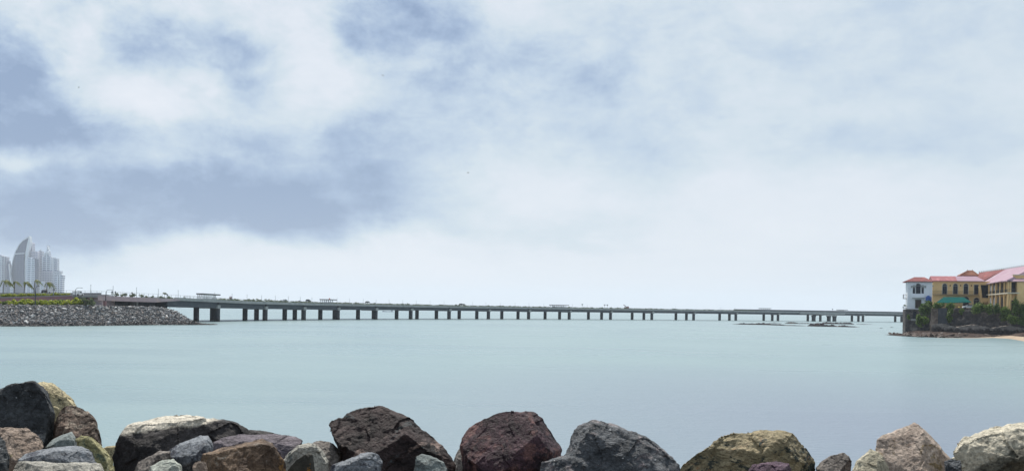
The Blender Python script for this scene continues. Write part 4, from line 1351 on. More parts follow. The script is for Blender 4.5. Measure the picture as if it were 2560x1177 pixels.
tpoly([(26.3, 690), (28, 668), (31.5, 648), (37.5, 628), (46.5, 611), (56.5, 600), (64, 595), (72.6, 590.2), (72.6, 592.4), (57, 602), (47.6, 613), (39, 629.5), (33.2, 649), (29.6, 669), (27.6, 690)], M['tw'], t, "edge_fin", TY - 9, 8)
tpoly([(67.1, BT), (67.5, 660), (70.5, 630), (75.5, 607), (77, 605), (80.5, 607), (81.2, BT)], TM[3], t, "rear_slab", TY + 45, 40)
t = tower("balconied tower with blue stripe right of the sail tower", TY)
tpoly([(65.5, BT), (65.5, 652), (70, 648), (70, 643), (77, 642), (77, 646), (87, 646), (87, BT)], TM[1], t, "shaft", TY - 45, 36)
tpoly([(87.05, BT), (87.05, 646), (91.5, 647), (91.5, BT)], TM[0], t, "blue_bay", TY - 45, 30)
tpoly([(76.5, BT), (76.5, 628), (93, 628), (94.5, 632), (94.5, BT)], TM[3], t, "rear_shaft", TY + 10, 30)
t = tower("plain pale grey tower with a rooftop mast", TY)
tpoly([(95, BT), (95, 633), (97, 626), (105.5, 628), (105.5, BT)], TM[2], t, "shaft", TY + 60, 30)
tpoly([(99.5, 626.2), (100.5, 623), (102.5, 623.5), (102.5, 625), (101.5, 627.2)], M['tw'], t, "mast", TY + 62, 8)
t = tower("stepped white tower crowned by a thin spire", TY)
tpoly([(105, BT), (105, 643), (108, 640), (111, 639), (111, 634), (114, 630), (115.5, 627), (117.2, 620), (117.8, 613), (118.5, 620), (120, 627), (121.5, 630), (122, 640), (127.8, 642), (127.8, BT)], TM[1], t, "shaft", TY + 20, 36)
tpoly([(110.9, 634.5), (114.5, 628.5), (121, 628.5), (121.6, 634.5)], M['tw'], t, "crown", TY + 14, 6)
tpoly([(103, BT), (103, 676), (129, 676), (129, BT)], TM[3], t, "podium", TY + 8, 11)
t = tower("grey balconied tower right of the spire tower", TY)
tpoly([(128, BT), (128, 645), (133, 643), (133, 645), (142.5, 646), (142.5, BT)], TM[1], t, "shaft", TY + 50, 36)
t = tower("shorter pale balconied tower near the right end of the skyline", TY)
tpoly([(130.5, BT), (130.5, 684), (136, 684), (136, 677), (151, 677), (151, 683), (148, 684), (148, BT)], TM[2], t, "shaft", TY - 20, 36)
tpoly([(137.5, BT), (137.5, 688), (146, 688), (146, BT)], TM[1], t, "balcony_bay", TY - 24, 3.9)
t = tower("lowest rightmost tower of the skyline with a rounded side", TY)
tpoly([(148.2, BT), (148.2, 688), (151, 685), (157, 687), (157.5, 694), (155.5, 700), (155, BT)], TM[1], t, "shaft", TY - 40, 36)
t = tower("low blue grey block in front of the pale towers", TY)
tpoly([(100, BT), (100, 705), (109.5, 704), (109.5, BT)], TM[1], t, "shaft", TY - 70, 20)
t = tower("low pale block with an arched roof below the spire tower", TY)
tpoly([(116.5, BT), (116.5, 722), (118, 717), (121.5, 714.5), (125, 717), (126.5, 722), (126.5, BT)], TM[2], t, "shaft", TY - 70, 20)
fl = MB().box((-2600, 4150, .3), (-1500, 4600, 4.0)).build("far_shore", M['dirt'])
tag(fl, kind='structure')

# ------------------------------------------------------------------ boats and birds
def boat(px, py, Lpx, label, white):
    c = on_z(px, py, 0)
    L = Lpx / F * c.y
    o = empty("cargo_boat" if not white else "motor_boat", c, label, "boat")
    hull = mat("boat_hull_" + ("white" if white else "grey"), (.7, .7, .7) if white else (.16, .18, .24), None, .05, .6)
    secs = []
    for t in np.linspace(-.5, .5, 9):
        w = .075 * L * (1 - max(0, (t - .2) / .31) ** 2)
        secs.append([(t * L, -w, -.5), (t * L, -w * 1.05, .045 * L * (1 + .3 * max(0, t))), (t * L, w * 1.05, .045 * L * (1 + .3 * max(0, t))), (t * L, w, -.5)])
    mb = MB()
    vs = [c + Vector(v) for s in secs for v in s]
    fs = [(i * 4 + j, i * 4 + (j + 1) % 4, i * 4 + 4 + (j + 1) % 4, i * 4 + 4 + j) for i in range(8) for j in range(4)] + [(0, 1, 2, 3), (35, 34, 33, 32)]
    mb.add(vs, fs).build("hull", hull, o)
    z = .045 * L
    if white:
        MB().box(c + Vector((-.2 * L, -.05 * L, z)), c + Vector((.1 * L, .05 * L, z * 2.1))).build("cabin", M['white'], o)
    else:
        MB().box(c + Vector((.28 * L, -.05 * L, z)), c + Vector((.38 * L, .05 * L, z * 3.2))).build("bridge_house", M['rail'], o)
        MB().box(c + Vector((-.46 * L, -.05 * L, z)), c + Vector((-.3 * L, .05 * L, z * 1.8))).build("cargo", M['rail'], o)
        MB().tube([c + Vector((-.18 * L, 0, z)), c + Vector((-.18 * L, 0, z * 2.6))], .015 * L, 5).build("mast", M['rail'], o)


boat(970, 779.0, 29, "low grey blue cargo boat seen under the deck beside the double pier", False)
boat(449, 769.4, 15, "white motor boat far out under the first water span", True)
bird_m = mat("bird_feathers", (.02, .022, .026), (.04, .04, .045), 4, .8)
def bird(px, py, Y, rot, span, label):
    c = at(px, py, Y)
    o = empty("bird", c, label, "bird", "birds soaring over the bay")
    mb = MB()
    n = 8
    for k, (t, r) in enumerate(((-.5, .012), (-.25, .05), (.0, .08), (.25, .06), (.40, .05), (.52, .006))):
        for j in range(n):
            a = 2 * math.pi * j / n
            mb.v.append(Vector((t * .55, r * math.cos(a), r * math.sin(a))))
    for k in range(5):
        for j in range(n):
            mb.f.append((k * n + j, k * n + (j + 1) % n, (k + 1) * n + (j + 1) % n, (k + 1) * n + j))
    for sg in (-1, 1):
        st = [(0.06, 0.05, .02, .2), (.35, .02, .12, .2), (.62, -.06, .07, .13), (1.0, -.2, -.06, .02)]
        v = []
        for (y, x, z, ch) in st:
            v += [(x + ch / 2, sg * y, z + .01), (x - ch / 2, sg * y, z), (x, sg * y, z - .015)]
        f = []
        for i in range(3):
            f += [(i * 3 + j, i * 3 + (j + 1) % 3, i * 3 + 3 + (j + 1) % 3, i * 3 + 3 + j) for j in range(3)]
        mb.add(v, f)
    mb.add([(-.25, .02, 0), (-.25, -.02, 0), (-.5, -.1, .01), (-.42, 0, .0), (-.5, .1, .01)], [(0, 1, 2, 3, 4)])
    s = span / 2
    rot = Matrix.Rotation(rot[2], 3, 'Y') @ Matrix.Rotation(rot[0], 3, 'X') @ Matrix.Rotation(rot[1], 3, 'Z')
    mb.v = [c + rot @ (v * s) for v in mb.v]
    mb.build("body", bird_m, o, smooth=True)


bird(197, 219, 180, (.5, .6, .7), .75, "small dark bird high at upper left against grey cloud")
bird(957, 189, 180, (.9, 1.4, .5), .72, "small dark bird high above the centre left, wings spread flat")
bird(1170, 432, 180, (.4, .3, 1.45), .95, "small dark bird low over the bay with upright wings")
bird(337, 332, 260, (.4, .9, -.6), .5, "faint tiny bird below the bright cloud at left")

# ------------------------------------------------------------------ reef
M['reef'] = mat("reef_rock", (.03, .024, .028), (.014, .012, .016), .6, .9, .6, 2, c3=(.085, .05, .038), c3scale=.2, spec=.1)
def reef(pts, label, hmax=1.5, wid=6.0, seed=0):
    """pts: list of (px, waterline py, height px)"""
    rg = random.Random(seed)
    mb = MB()
    P = []
    n = int((pts[-1][0] - pts[0][0]) / 1.6) + 2
    xs = np.linspace(pts[0][0], pts[-1][0], n)
    yw = np.interp(xs, [p[0] for p in pts], [p[1] for p in pts]); hh = np.interp(xs, [p[0] for p in pts], [p[2] for p in pts])
    rows = 9
    vs, fs = [], []
    for x, y, h in zip(xs, yw, hh):
        c = on_z(x, y, 0)
        H = h / F * c.y * 1.35
        for j in range(rows):
            t = j / (rows - 1)
            prof = math.sin(math.pi * t) ** .7
            nz = .55 + .75 * abs(mnoise.noise((c.x * .35, t * 4, seed))) + .4 * mnoise.noise((c.x * 1.2, t * 9, seed))
            z = H * prof * nz * 1.15 - .25 * (1 - prof)
            vs.append(Vector((c.x, c.y + t * wid * (1 + .3 * mnoise.noise((c.x * .2, 5, seed))) - .3, z)))
    for i in range(n - 1):
        for j in range(rows - 1):
            fs.append((i * rows + j, i * rows + j + 1, (i + 1) * rows + j + 1, (i + 1) * rows + j))
    mb.add(vs, fs)
    tag(mb.build("reef", M['reef']), label, "reef", "rocky reef islets off the headland")


reef([(1835, 810.3, .3), (1860, 810.8, 2.2), (1880, 811.2, 2.6), (1900, 811.5, 3.2), (1925, 812.2, 3), (1950, 813, 2.2), (1970, 813.8, 1.4), (1990, 814.2, 1.6), (2018, 814.8, .4)], "long thin dark reef islet, leftmost and nearest the open bay", seed=1)
reef([(1924, 807, .3), (1940, 807, 1.2), (1956, 807, .3)], "tiny sliver of reef just behind the left islet", seed=2)
reef([(1964, 808, .4), (1975, 808.2, 3.4), (1992, 808.4, 3.2), (2000, 808.8, 1.6), (2030, 809, 1.0), (2058, 809.2, 1.6), (2070, 809.4, 4), (2082, 809.6, 3), (2110, 810, 3), (2130, 810.4, 3.4), (2138, 810.6, .5)], "dark reef islet directly below the flared piers, farther of the big two", seed=3)
reef([(2022, 815, .4), (2034, 815.3, 6), (2050, 815.7, 5), (2068, 816, 4.4), (2085, 816.4, 3.6), (2098, 816.7, 1.4), (2110, 817, 3.4), (2130, 817.4, 2), (2152, 817.5, .4)], "reddish dark reef islet nearest the viewer below the flared piers", seed=4)
reef([(2144, 810.4, .3), (2160, 810.8, .9), (2184, 810.4, .2)], "low wet sliver of reef right of the islets", seed=5)
reef([(2199, 820, .2), (2203, 820.2, 1.1), (2208, 820, .2)], "left of two tiny rocks off the headland", wid=1.5, seed=6)
reef([(2225, 818.2, .2), (2230, 818.3, 1.1), (2235, 818.2, .2)], "right of two tiny rocks off the headland", wid=1.5, seed=7)

# ------------------------------------------------------------------ headland
class Facade:
    """vertical plane through the point seen at column px0 at distance Y0, turned by ang (right end nearer if ang > 0)"""
    def __init__(s, px0, Y0, ang):
        x, _ = ray(px0, 770)
        s.o = Vector((x * Y0, Y0, 0)); s.u = Vector((math.cos(ang), -math.sin(ang), 0)); s.w = Vector((math.sin(ang), math.cos(ang), 0))

    def hit(s, px, py, d=0.0):
        x, z = ray(px, py)
        dirv = Vector((x, 1, z)); o = s.o + s.w * d
        k = o.dot(s.w) / dirv.dot(s.w)
        P = dirv * k
        return (P - s.o).dot(s.u), EYE + P.z

    def P(s, a, d, z):
        q = s.o + s.u * a + s.w * d
        return Vector((q.x, q.y, z))

    def box(s, mb, a0, a1, d0, d1, z0, z1):
        return mb.hexa([s.P(a0, d0, z0), s.P(a1, d0, z0), s.P(a1, d1, z0), s.P(a0, d1, z0), s.P(a0, d0, z1), s.P(a1, d0, z1), s.P(a1, d1, z1), s.P(a0, d1, z1)])

    def arch(s, a0, a1, z0, z1, d, n=10):
        r = (a1 - a0) / 2; c = (a0 + a1) / 2; zs = z1 - r
        pts = [s.P(a0, d, z0), s.P(a1, d, z0)]
        for k in range(n + 1):
            t = math.pi * k / n
            pts.append(s.P(c + r * math.cos(t), d, zs + r * math.sin(t)))
        return pts


def arched_window(fc, parent, x0, x1, yt, yb, frame=None, bar=True, name="arched_window"):
    a0, _ = fc.hit(x0, yt); a1, z1 = fc.hit(x1, yt); _, z0 = fc.hit((x0 + x1) / 2, yb)
    w = MB().prism(fc.arch(a0, a1, z0, z1, -.02), fc.w * .015).build(name, M['glass'], parent)
    if frame:
        o_ = fc.arch(a0 - .22, a1 + .22, z0, z1 + .22, -.14); i_ = fc.arch(a0, a1, z0 + .001, z1, -.14)
        n = len(o_)
        mb = MB()
        v = o_ + i_ + [p + fc.w * .138 for p in o_] + [p + fc.w * .138 for p in i_]
        f = []
        for k in range(1, n):
            k2 = (k + 1) % n
            f += [(k, k2, n + k2, n + k), (2 * n + k, 3 * n + k, 3 * n + k2, 2 * n + k2), (k, 2 * n + k, 2 * n + k2, k2), (n + k, n + k2, 3 * n + k2, 3 * n + k)]
        mb.add(v, f).build("frame", frame, w)
    if bar:
        r = (a1 - a0) / 2
        fc.box(MB(), a0, a1, -.10, -.03, z1 - r - .08, z1 - r + .06).build("crossbar", M['conc'], w)
        fc.box(MB(), (a0 + a1) / 2 - .05, (a0 + a1) / 2 + .05, -.08, -.025, z0, z1 - r - .081).build("mullion", M['darkmetal'], w)
    return w


M['housewhite'] = mat("white_stucco", (.74, .75, .78), (.66, .68, .72), .5, .85, .1, 3, c3=(.50, .50, .53), c3scale=.22, c3at=(.58, .75))
M['yellow'] = mat("yellow_stucco", (.78, .545, .265), (.68, .465, .215), .5, .85, .1, 3, c3=(.60, .42, .22), c3scale=.3, c3at=(.6, .75))
M['trim'] = mat("cream_trim", (.60, .54, .42), (.52, .47, .37), 1, .8)
M['roofpink'] = mat("faded_pink_roof", (.36, .155, .165), (.29, .12, .13), .6, .7, stretch=(4, 1, 1), c3=(.44, .20, .205), c3scale=.15, spec=.06)
M['roofred'] = mat("red_roof", (.235, .092, .09), (.175, .07, .07), .8, .75, c3=(.33, .12, .11), c3scale=.2, spec=.06)
M['roofpale'] = mat("pale_pink_roof", (.37, .265, .32), (.33, .22, .265), .3, .7, c3=(.40, .31, .345), c3scale=.12, spec=.06)
M['tile'] = mat("terracotta_tiles", (.33, .15, .09), (.22, .09, .06), 3, .85, .6, 3)
M['stone'] = mat("old_masonry", (.12, .105, .10), (.045, .042, .046), .9, .95, .8, 1.6, c3=(.25, .215, .19), c3scale=.35, c3at=(.54, .66), spec=.1)
M['cliff'] = mat("tan_cliff", (.30, .23, .18), (.17, .13, .11), .8, .95, .8, 1.5, stretch=(1, 1, .35))
M['shelf'] = mat("brown_shelf_rock", (.06, .04, .034), (.024, .018, .017), .7, .95, .9, 1.2, c3=(.115, .085, .066), c3scale=.4, c3at=(.55, .62), spec=.1)
M['sand'] = mat("wet_sand", (.38, .29, .21), (.30, .225, .16), .5, .95, .1, 4)
M['awning'] = mat("green_awning", (.002, .10, .088), (.002, .078, .074), .6, .8, spec=.05)
M['blue'] = mat("blue_plastic", (.02, .08, .30), (.015, .06, .24), 1, .35)
M['wood'] = mat("dark_wood", (.06, .04, .035), (.04, .028, .025), 3, .7)

M['footing'] = mat("barnacled_footing", (.055, .042, .04), (.022, .019, .021), .8, .95, .9, 1.5, spec=.1)
def barnacle_band(m):
    b = NB(m.node_tree); p = m.node_tree.nodes['Principled BSDF']
    tc = b.n('ShaderNodeTexCoord'); sp = b.n('ShaderNodeSeparateXYZ'); b.link(tc.outputs['Object'], sp.inputs[0])
    nz = b.noise(tc.outputs['Object'], .55, 7, .7)
    f = b.ramp(b.math('DIVIDE', b.math('ADD', sp.outputs[2], b.math('MULTIPLY', b.math('SUBTRACT', nz, .5), 5.0)), 6.0, clamp=True), [(.55, 0.0), (.72, .9)])
    old = p.inputs['Base Color'].links[0].from_socket
    b.link(b.mix(f, old, (.27, .24, .215)), p.inputs['Base Color'])
barnacle_band(M['footing'])

# plateau behind the sea wall
def hp(px, py, Y): return at(px, py, Y)
pl = MB()
pl.prism([Vector(v) for v in ((168, 404, 0), (206, 389, 0), (262, 375, 0), (420, 375, 0), (420, 640, 0), (272, 640, 0), (202, 475, 0))], (0, 0, 10.55))
tag(pl.build("headland_ground", M['dirt']), kind='structure')


def rough_wall(name, P0, P1, ztop, zbot_, m, amp, seed, thick=3.0, step=.55, batter=.08, topnoise=.15):
    P0 = Vector(P0); P1 = Vector(P1)
    L = (P1 - P0).length
    u = (P1 - P0) / L; w = Vector((-u.y, u.x, 0))
    n = int(L / step) + 1
    zt = ztop if callable(ztop) else (lambda t: ztop)
    hm_ = max(zt(0), zt(1)) - zbot_
    k = int(hm_ / step) + 1
    vs, fs = [], []
    for i in range(n + 1):
        t = i / n
        for j in range(k + 1):
            s = j / k
            z = zbot_ + (zt(t) - zbot_) * s + (topnoise * mnoise.noise((t * L * .7, 0, seed)) if j == k else 0)
            q = P0 + u * (t * L)
            nn = mnoise.fractal((q.x * .28, z * .34, seed + q.y * .28), 1, 2.1, 6) * amp
            vs.append(Vector((q.x, q.y, z)) - w * (nn - (s - 1) * -1 * batter * hm_ * (1 - s) if False else nn) - w * (batter * (1 - s) * hm_))
        q = P0 + u * (t * L) + w * thick
        vs.append(Vector((q.x, q.y, zt(t))))
    K = k + 2
    for i in range(n):
        for j in range(K - 1):
            fs.append((i * K + j, (i + 1) * K + j, (i + 1) * K + j + 1, i * K + j + 1))
    for e in (0, n):
        idx = [e * K + j for j in range(K)]
        q = (P0 if e == 0 else P1) + w * thick
        vs.append(Vector((q.x, q.y, zbot_)))
        fs.append(tuple(idx + [len(vs) - 1]))
    return MB().add(vs, fs).build(name, m, smooth=False)


FA = Facade(2269.5, 400, R(18))
# stone base of the white house
b_l, _ = FA.hit(2263, 800); b_r, _ = FA.hit(2298, 800)
Pa = FA.P(b_l, -.5, 0); Pb = FA.P(FA.hit(2345, 800)[0], -.5, 0)
ob = rough_wall("house_stone_base", Pa, Pb, FA.hit(2266, 772.5)[1], -1.5, M['stone'], .35, 3, 14, .5, .02, .0)
tag(ob, "dark old masonry base standing in the water under the white house", "stone base")
a0, z1 = FA.hit(2282, 778, -.8); a1, z0 = FA.hit(2292, 797, -.8)
MB().prism(FA.arch(a0, a1, z0, z1, -1.25), FA.w * .4).build("arched_opening", M['glass'], ob)
a0, z1 = FA.hit(2277, 796.5, -1); a1, z0 = FA.hit(2290, 801.5, -1)
FA.box(MB(), a0, a1, -2.1, -.7, z0, z1).build("ledge", M['paving'], ob)
# sea wall
Ws = [hp(2326, 772, 394), hp(2392, 772, 389), hp(2470, 772, 383), hp(2640, 772, 376)]
sw = rough_wall("sea_wall", (Ws[0].x, Ws[0].y, 0), (Ws[3].x, Ws[3].y, 0), lambda t: 11.1 + .25 * t, -.5, M['stone'], .55, 9, 4.0)
tag(sw, "long dark masonry sea wall below the yellow buildings with overgrown top", "sea wall")
cl = rough_wall("rock_buttress", (hp(2326, 790, 390).x, 390, 0), (hp(2352, 790, 388).x, 387, 0), lambda t: 10.9 - .3 * t, -.5, M['cliff'], 1.0, 21, 5.0)
tag(cl, "tan eroded rock buttress at the left end of the sea wall", "buttress")
cl = rough_wall("wall_slab", (hp(2346.5, 790, 386).x, 386.5, 0), (hp(2363, 790, 386).x, 384.5, 0), 11.0, -.5, M['pier'], .15, 33, 5.0, .5, .02)
tag(cl, "smooth dark grey wall panel beside the tan buttress", "wall panel")
# lower weathered band of the wall
lb = rough_wall("wall_footing", (hp(2330, 800, 386).x, 386, 0), (hp(2640, 800, 370).x, 371.5, 0), lambda t: 4.3 - .5 * t + .5 * math.sin(t * 22), -.8, M['footing'], .9, 40, 5.0, .5, .12, .6)
tag(lb, "rough brown rock footing under the sea wall", "rock footing")

# rock shelf and beach
def shelf_y(px): return float(np.interp(px, [2212, 2240, 2300, 2360, 2420, 2480, 2520, 2560, 2660], [836.2, 839, 842.5, 844, 844, 843.5, 845.5, 853, 872]))
xs = list(range(2208, 2660, 3))
vs, fs = [], []
rows = 10
for px in xs:
    c = on_z(px, shelf_y(px), 0)
    bw = float(np.interp(px, [2208, 2240, 2268, 2300, 2660], [1, 8, 30, 44, 52]))
    hz = float(np.interp(px, [2208, 2240, 2268, 2330, 2660], [.15, .7, 1.4, 1.9, 1.9]))
    for j in range(rows):
        t = j / (rows - 1)
        z = hz * t ** .8 + .35 * t * mnoise.fractal((c.x * .22, (c.y + t * bw) * .22, 4), 1, 2, 5) - (.3 if j == 0 else 0)
        if px < 2268 and j > 6: z -= (j - 6) * .4
        vs.append(Vector((c.x + c.x / c.y * t * bw, c.y - .8 + t * bw, z)))
for i in range(len(xs) - 1):
    for j in range(rows - 1):
        fs.append((i * rows + j, i * rows + j + 1, (i + 1) * rows + j + 1, (i + 1) * rows + j))
tag(MB().add(vs, fs).build("rock_shelf", M['shelf'], origin=(190, 370, 0)), kind='structure')
# sand
xs = list(range(2330, 2660, 6))
vs, fs = [], []
for px in xs:
    c = on_z(px, shelf_y(px) + .6, 0)
    wd = float(np.interp(px, [2330, 2440, 2480, 2520, 2560, 2660], [1.5, 3, 6, 13, 17, 26]))
    for j in range(5):
        t = j / 4
        k = 1.0 + t * wd / c.y
        vs.append(Vector((c.x * k, c.y * k - 1.6, -.12 + .75 * t * wd / 10 + .02)))
for i in range(len(xs) - 1):
    for j in range(4):
        fs.append((i * 5 + j, i * 5 + j + 1, (i + 1) * 5 + j + 1, (i + 1) * 5 + j))
tag(MB().add(vs, fs).build("beach", M['sand'], origin=(200, 350, 0)), kind='structure')
M['srock'] = rock_mat("shore_rock", (.035, .023, .02), (.095, .066, .053), (.24, .195, .16), (.57, .63), .6)
rg = random.Random(9)
SRs = []
for i in range(6):
    mb = MB(); put_stone(mb, (0, 0, 0), 1.0, rg)
    bm_o = mb.build("shore_rock", M['srock'], origin=(0, 0, 0))
    SRs.append(bm_o)
n_used = 0
for i in range(84):
    px = rg.uniform(2222, 2500) if i < 54 else rg.uniform(2235, 2330)
    c = on_z(px, shelf_y(px), 0)
    t = rg.uniform(.02, .9) * float(np.interp(px, [2222, 2260, 2300, 2660], [6, 16, 24, 12]))
    k = 1 + t / c.y
    s = rg.uniform(.5, 1.25) * (1.0 if px < 2400 else .7)
    loc = Vector((c.x * k, c.y * k, t * .06 + rg.uniform(-.1, .25)))
    o = SRs[i] if i < 6 else SRs[i % 6].copy()
    if i >= 6: col.objects.link(o)
    o.location = loc
    o.scale = (s * rg.uniform(1.0, 1.7), s, s * rg.uniform(.5, .8))
    o.rotation_euler = (rg.uniform(-.2, .2), rg.uniform(-.2, .2), rg.uniform(0, 6.28))
    tag(o, "brown rock lying on the shelf at the foot of the headland", "rock", "rocks on the headland shelf")

# ---- white house
hs = empty("white_house", FA.P(3, 3, 10.4), "white three storey house with a red hip roof on the stone base", "house")
aL, zt = FA.hit(2269.5, 703.5); aR, _ = FA.hit(2331, 703.5); _, zb_ = FA.hit(2300, 772.4)
FA.box(MB(), aL, aR, 0, 10.5, zb_, zt).build("wall", M['housewhite'], hs)
e0, ze = FA.hit(2262, 702.5, -.6); e1, _ = FA.hit(2332, 702.5, -.6)
r0, zr = FA.hit(2286, 692.3, 5); r1, _ = FA.hit(2311, 692.3, 5)
mb = MB()
ev = [FA.P(e0, -.8, ze), FA.P(e1 + .2, -.8, ze), FA.P(e1 + .2, 11.3, ze), FA.P(e0, 11.3, ze)]
rv = [FA.P(r0, 5, zr), FA.P(r1, 5.4, zr)]
lo = [v - Vector((0, 0, .35)) for v in ev]
mb.add(ev + rv + lo, [(0, 1, 5, 4), (1, 2, 5), (2, 3, 4, 5), (3, 0, 4), (0, 6, 7, 1), (1, 7, 8, 2), (2, 8, 9, 3), (3, 9, 6, 0), (9, 8, 7, 6)])
mb.build("roof", M['roofred'], hs)
arched_window(FA, hs, 2290.5, 2301, 709.3, 733.7, M['conc'])
for (x0, x1) in ((2282, 2287.6), (2304, 2309.4)):
    a0, z1 = FA.hit(x0, 716.5); a1, z0 = FA.hit(x1, 733.5)
    w = FA.box(MB(), a0, a1, -.02, .02, z0, z1).build("side_window", M['glass'], hs)
    FA.box(MB(), a0 - .05, a1 + .05, -.1, -.03, z1 - .75, z1 - .6).build("crossbar", M['conc'], w)
    # little arched hood over the side light
    o_ = FA.arch(a0 - .35, a1 + .35, z1 - .2, z1 + .75, -.45)
    MB().prism(o_, FA.w * .448).build("hood", M['conc'], w)
for x in (2278.5, 2313.5):
    a0, z1 = FA.hit(x - 1.5, 714); a1, z0 = FA.hit(x + 1.5, 719.5)
    FA.box(MB(), a0, a1, -.3, -.002, z0, z1).build("corbel", M['conc'], hs)
a0, z1 = FA.hit(2281, 738.5); a1, z0 = FA.hit(2311, 744)
FA.box(MB(), a0, a1, -1.1, -.004, z0, z1).build("balcony_front", M['housewhite'], hs)
FA.box(MB(), a0 - .15, a1 + .15, -1.25, -.003, z0 - .3, z0 - .003).build("balcony_slab", M['conc'], hs)
a0, z1 = FA.hit(2288.5, 749); a1, z0 = FA.hit(2303, 770.5)
w = FA.box(MB(), a0, a1, -.02, .02, z0, z1).build("garage_door", M['wood'], hs)
FA.box(MB(), a0 - .18, a0 - .001, -.12, -.003, z0, z1 + .18).build("frame", M['conc'], w)
FA.box(MB(), a0, a1, -.12, -.003, z1 + .001, z1 + .18).build("frame", M['conc'], w)
a0, z1 = FA.hit(2266, 771.5, -.8); a1, z0 = FA.hit(2299, 774, -.8)
FA.box(MB(), a0, a1, -1.0, 1, z0, z1).build("terrace_ledge", M['paving'], hs)
# side balconies on the left face
for (y0, y1, lab) in ((735.5, 746.5, 0), (765, 771, 1)):
    _, z1 = FA.hit(2262, y0); _, z0 = FA.hit(2262, y1)
    sb = FA.box(MB(), aL - 1.45, aL - .003, 2, 5, z0, z0 + .25).build("side_balcony", M['conc'], hs)
    rb = MB()
    FA.box(rb, aL - 1.45, aL - 1.38, 2, 5, z1 - .12, z1)
    FA.box(rb, aL - 1.45, aL - .01, 2.0, 2.07, z1 - .12, z1)
    for k in range(9):
        FA.box(rb, aL - 1.45, aL - 1.4, 2 + k * .36, 2.05 + k * .36, z0 + .251, z1 - .121)
    for k in range(4):
        FA.box(rb, aL - 1.38 + k * .38, aL - 1.33 + k * .38, 2.0, 2.05, z0 + .251, z1 - .121)
    rb.build("railing", M['wood'] if not lab else M['darkmetal'], sb)
pz = FA.P(aL - .8, 2.8, FA.hit(2262, 765)[1])
shrub("potted_plant", M['leaf_d'], (.6, .6, .45), 120, .16, "leafy plant on the small side balcony of the white house", None, 61, pz)
# ---- blue water tank
tk = FA.P(FA.hit(2321, 752, -2.5)[0], -2.5, FA.hit(2321, 755, -2.5)[1])
o = empty("water_tank", tk, "blue domed plastic water tank before the white house", "water tank")
MB().lathe([(1.0, -.1), (1.08, .1), (1.1, 1.0), (1.06, 1.05), (1.1, 1.1), (1.08, 1.9), (.9, 2.3), (.5, 2.6), (.35, 2.65)], tk, 18).build("tank_body", M['blue'], o, smooth=True)
MB().lathe([(.4, 2.64), (.4, 2.75), (.1, 2.8)], tk, 12).build("lid", M['blue'], o)
MB().tube([tk + Vector((1.25, -.3, -.4)), tk + Vector((1.25, -.3, 2.2)), tk + Vector((.6, -.1, 2.5))], .06, 6).build("pipe", M['rail'], o)
FA.box(MB(), FA.hit(2314, 755, -2.5)[0], FA.hit(2329, 755, -2.5)[0], -4, -1.2, 10, tk.z - .1).build("plinth", M['stone'], o)

# ---- yellow building
FB = Facade(2331.5, 425, R(14))
yb = empty("yellow_building", FB.P(8, 5, 10.5), "long yellow two storey building with a pink metal roof", "building")
aL, zt = FB.hit(2331.6, 702.2); aR, _ = FB.hit(2476, 702.2)
FB.box(MB(), aL, aR, 0, 9, 10.3, zt).build("wall", M['yellow'], yb)
e0, ze = FB.hit(2330.5, 701.3, -.7); e1, _ = FB.hit(2463, 701.3, -.7); _, zr = FB.hit(2390, 690.2, 4.5)
em, _ = FB.hit(2393, 701, -.7); rm_, _ = FB.hit(2388, 690.2, 4.5)
for (x0, x1, r0_, r1_, mm) in ((e0, em, e0, rm_, M['roofpink']), (em, e1, rm_, e1 - 2.5, M['roofpale'])):
    mb = MB()
    v = [FB.P(x0, -.9, ze), FB.P(x1, -.9, ze), FB.P(r1_, 4.5, zr), FB.P(r0_, 4.5, zr), FB.P(x1, 9.9, ze), FB.P(x0, 9.9, ze)]
    lo = [q - Vector((0, 0, .25)) for q in v]
    mb.add(v + lo, [(0, 1, 2, 3), (3, 2, 4, 5), (0, 6, 7, 1), (6, 11, 10, 7), (1, 7, 10, 4, 2), (0, 3, 5, 11, 6)])
    mb.build("roof", mm, yb)
for xc in (2361.8, 2388.6, 2414.8):
    arched_window(FB, yb, xc - 5.6, xc + 5.6, 708.8, 735, M['trim'])
a0, z1 = FB.hit(2435.4, 711.5); a1, z0 = FB.hit(2446, 735.5)
w = FB.box(MB(), a0, a1, -.02, .02, z0, z1).build("door", M['glass'], yb)
FB.box(MB(), a0 - .2, a0 - .001, -.14, -.003, z0, z1 + .2).build("frame", M['trim'], w)
FB.box(MB(), a0, a1, -.14, -.003, z1 + .001, z1 + .2).build("frame", M['trim'], w)
for xc in (2375.3, 2401.4, 2428.2):
    a0, z1 = FB.hit(xc - .9, 711.5); a1, z0 = FB.hit(xc + .9, 715.8)
    FB.box(MB(), a0, a1, -.3, -.003, z0, z1).build("wall_lantern", M['wood'], yb)
a0, z1 = FB.hit(2325, 735.6, -1.3); a1, z0 = FB.hit(2449, 737.2, -1.3)
FB.box(MB(), a0, a1, -1.4, -.004, z0, z1).build("balcony_slab", M['conc'], yb)
rl = MB(); zr1 = FB.hit(2390, 727.3, -1.3)[1]
FB.box(rl, a0, a1, -1.36, -1.30, zr1 - .06, zr1)
FB.box(rl, a0, a1, -1.36, -1.30, z1 + .12, z1 + .17)
k = a0
while k < a1:
    FB.box(rl, k, k + .035, -1.345, -1.315, z1 + .17, zr1 - .06); k += .32
rl.build("railing", M['darkmetal'], yb)
for (x0, x1, yt) in ((2434.5, 2448, 744.0), (2408, 2422, 741.5)):
    arched_window(FB, yb, x0, x1, yt, 768, M['trim'])
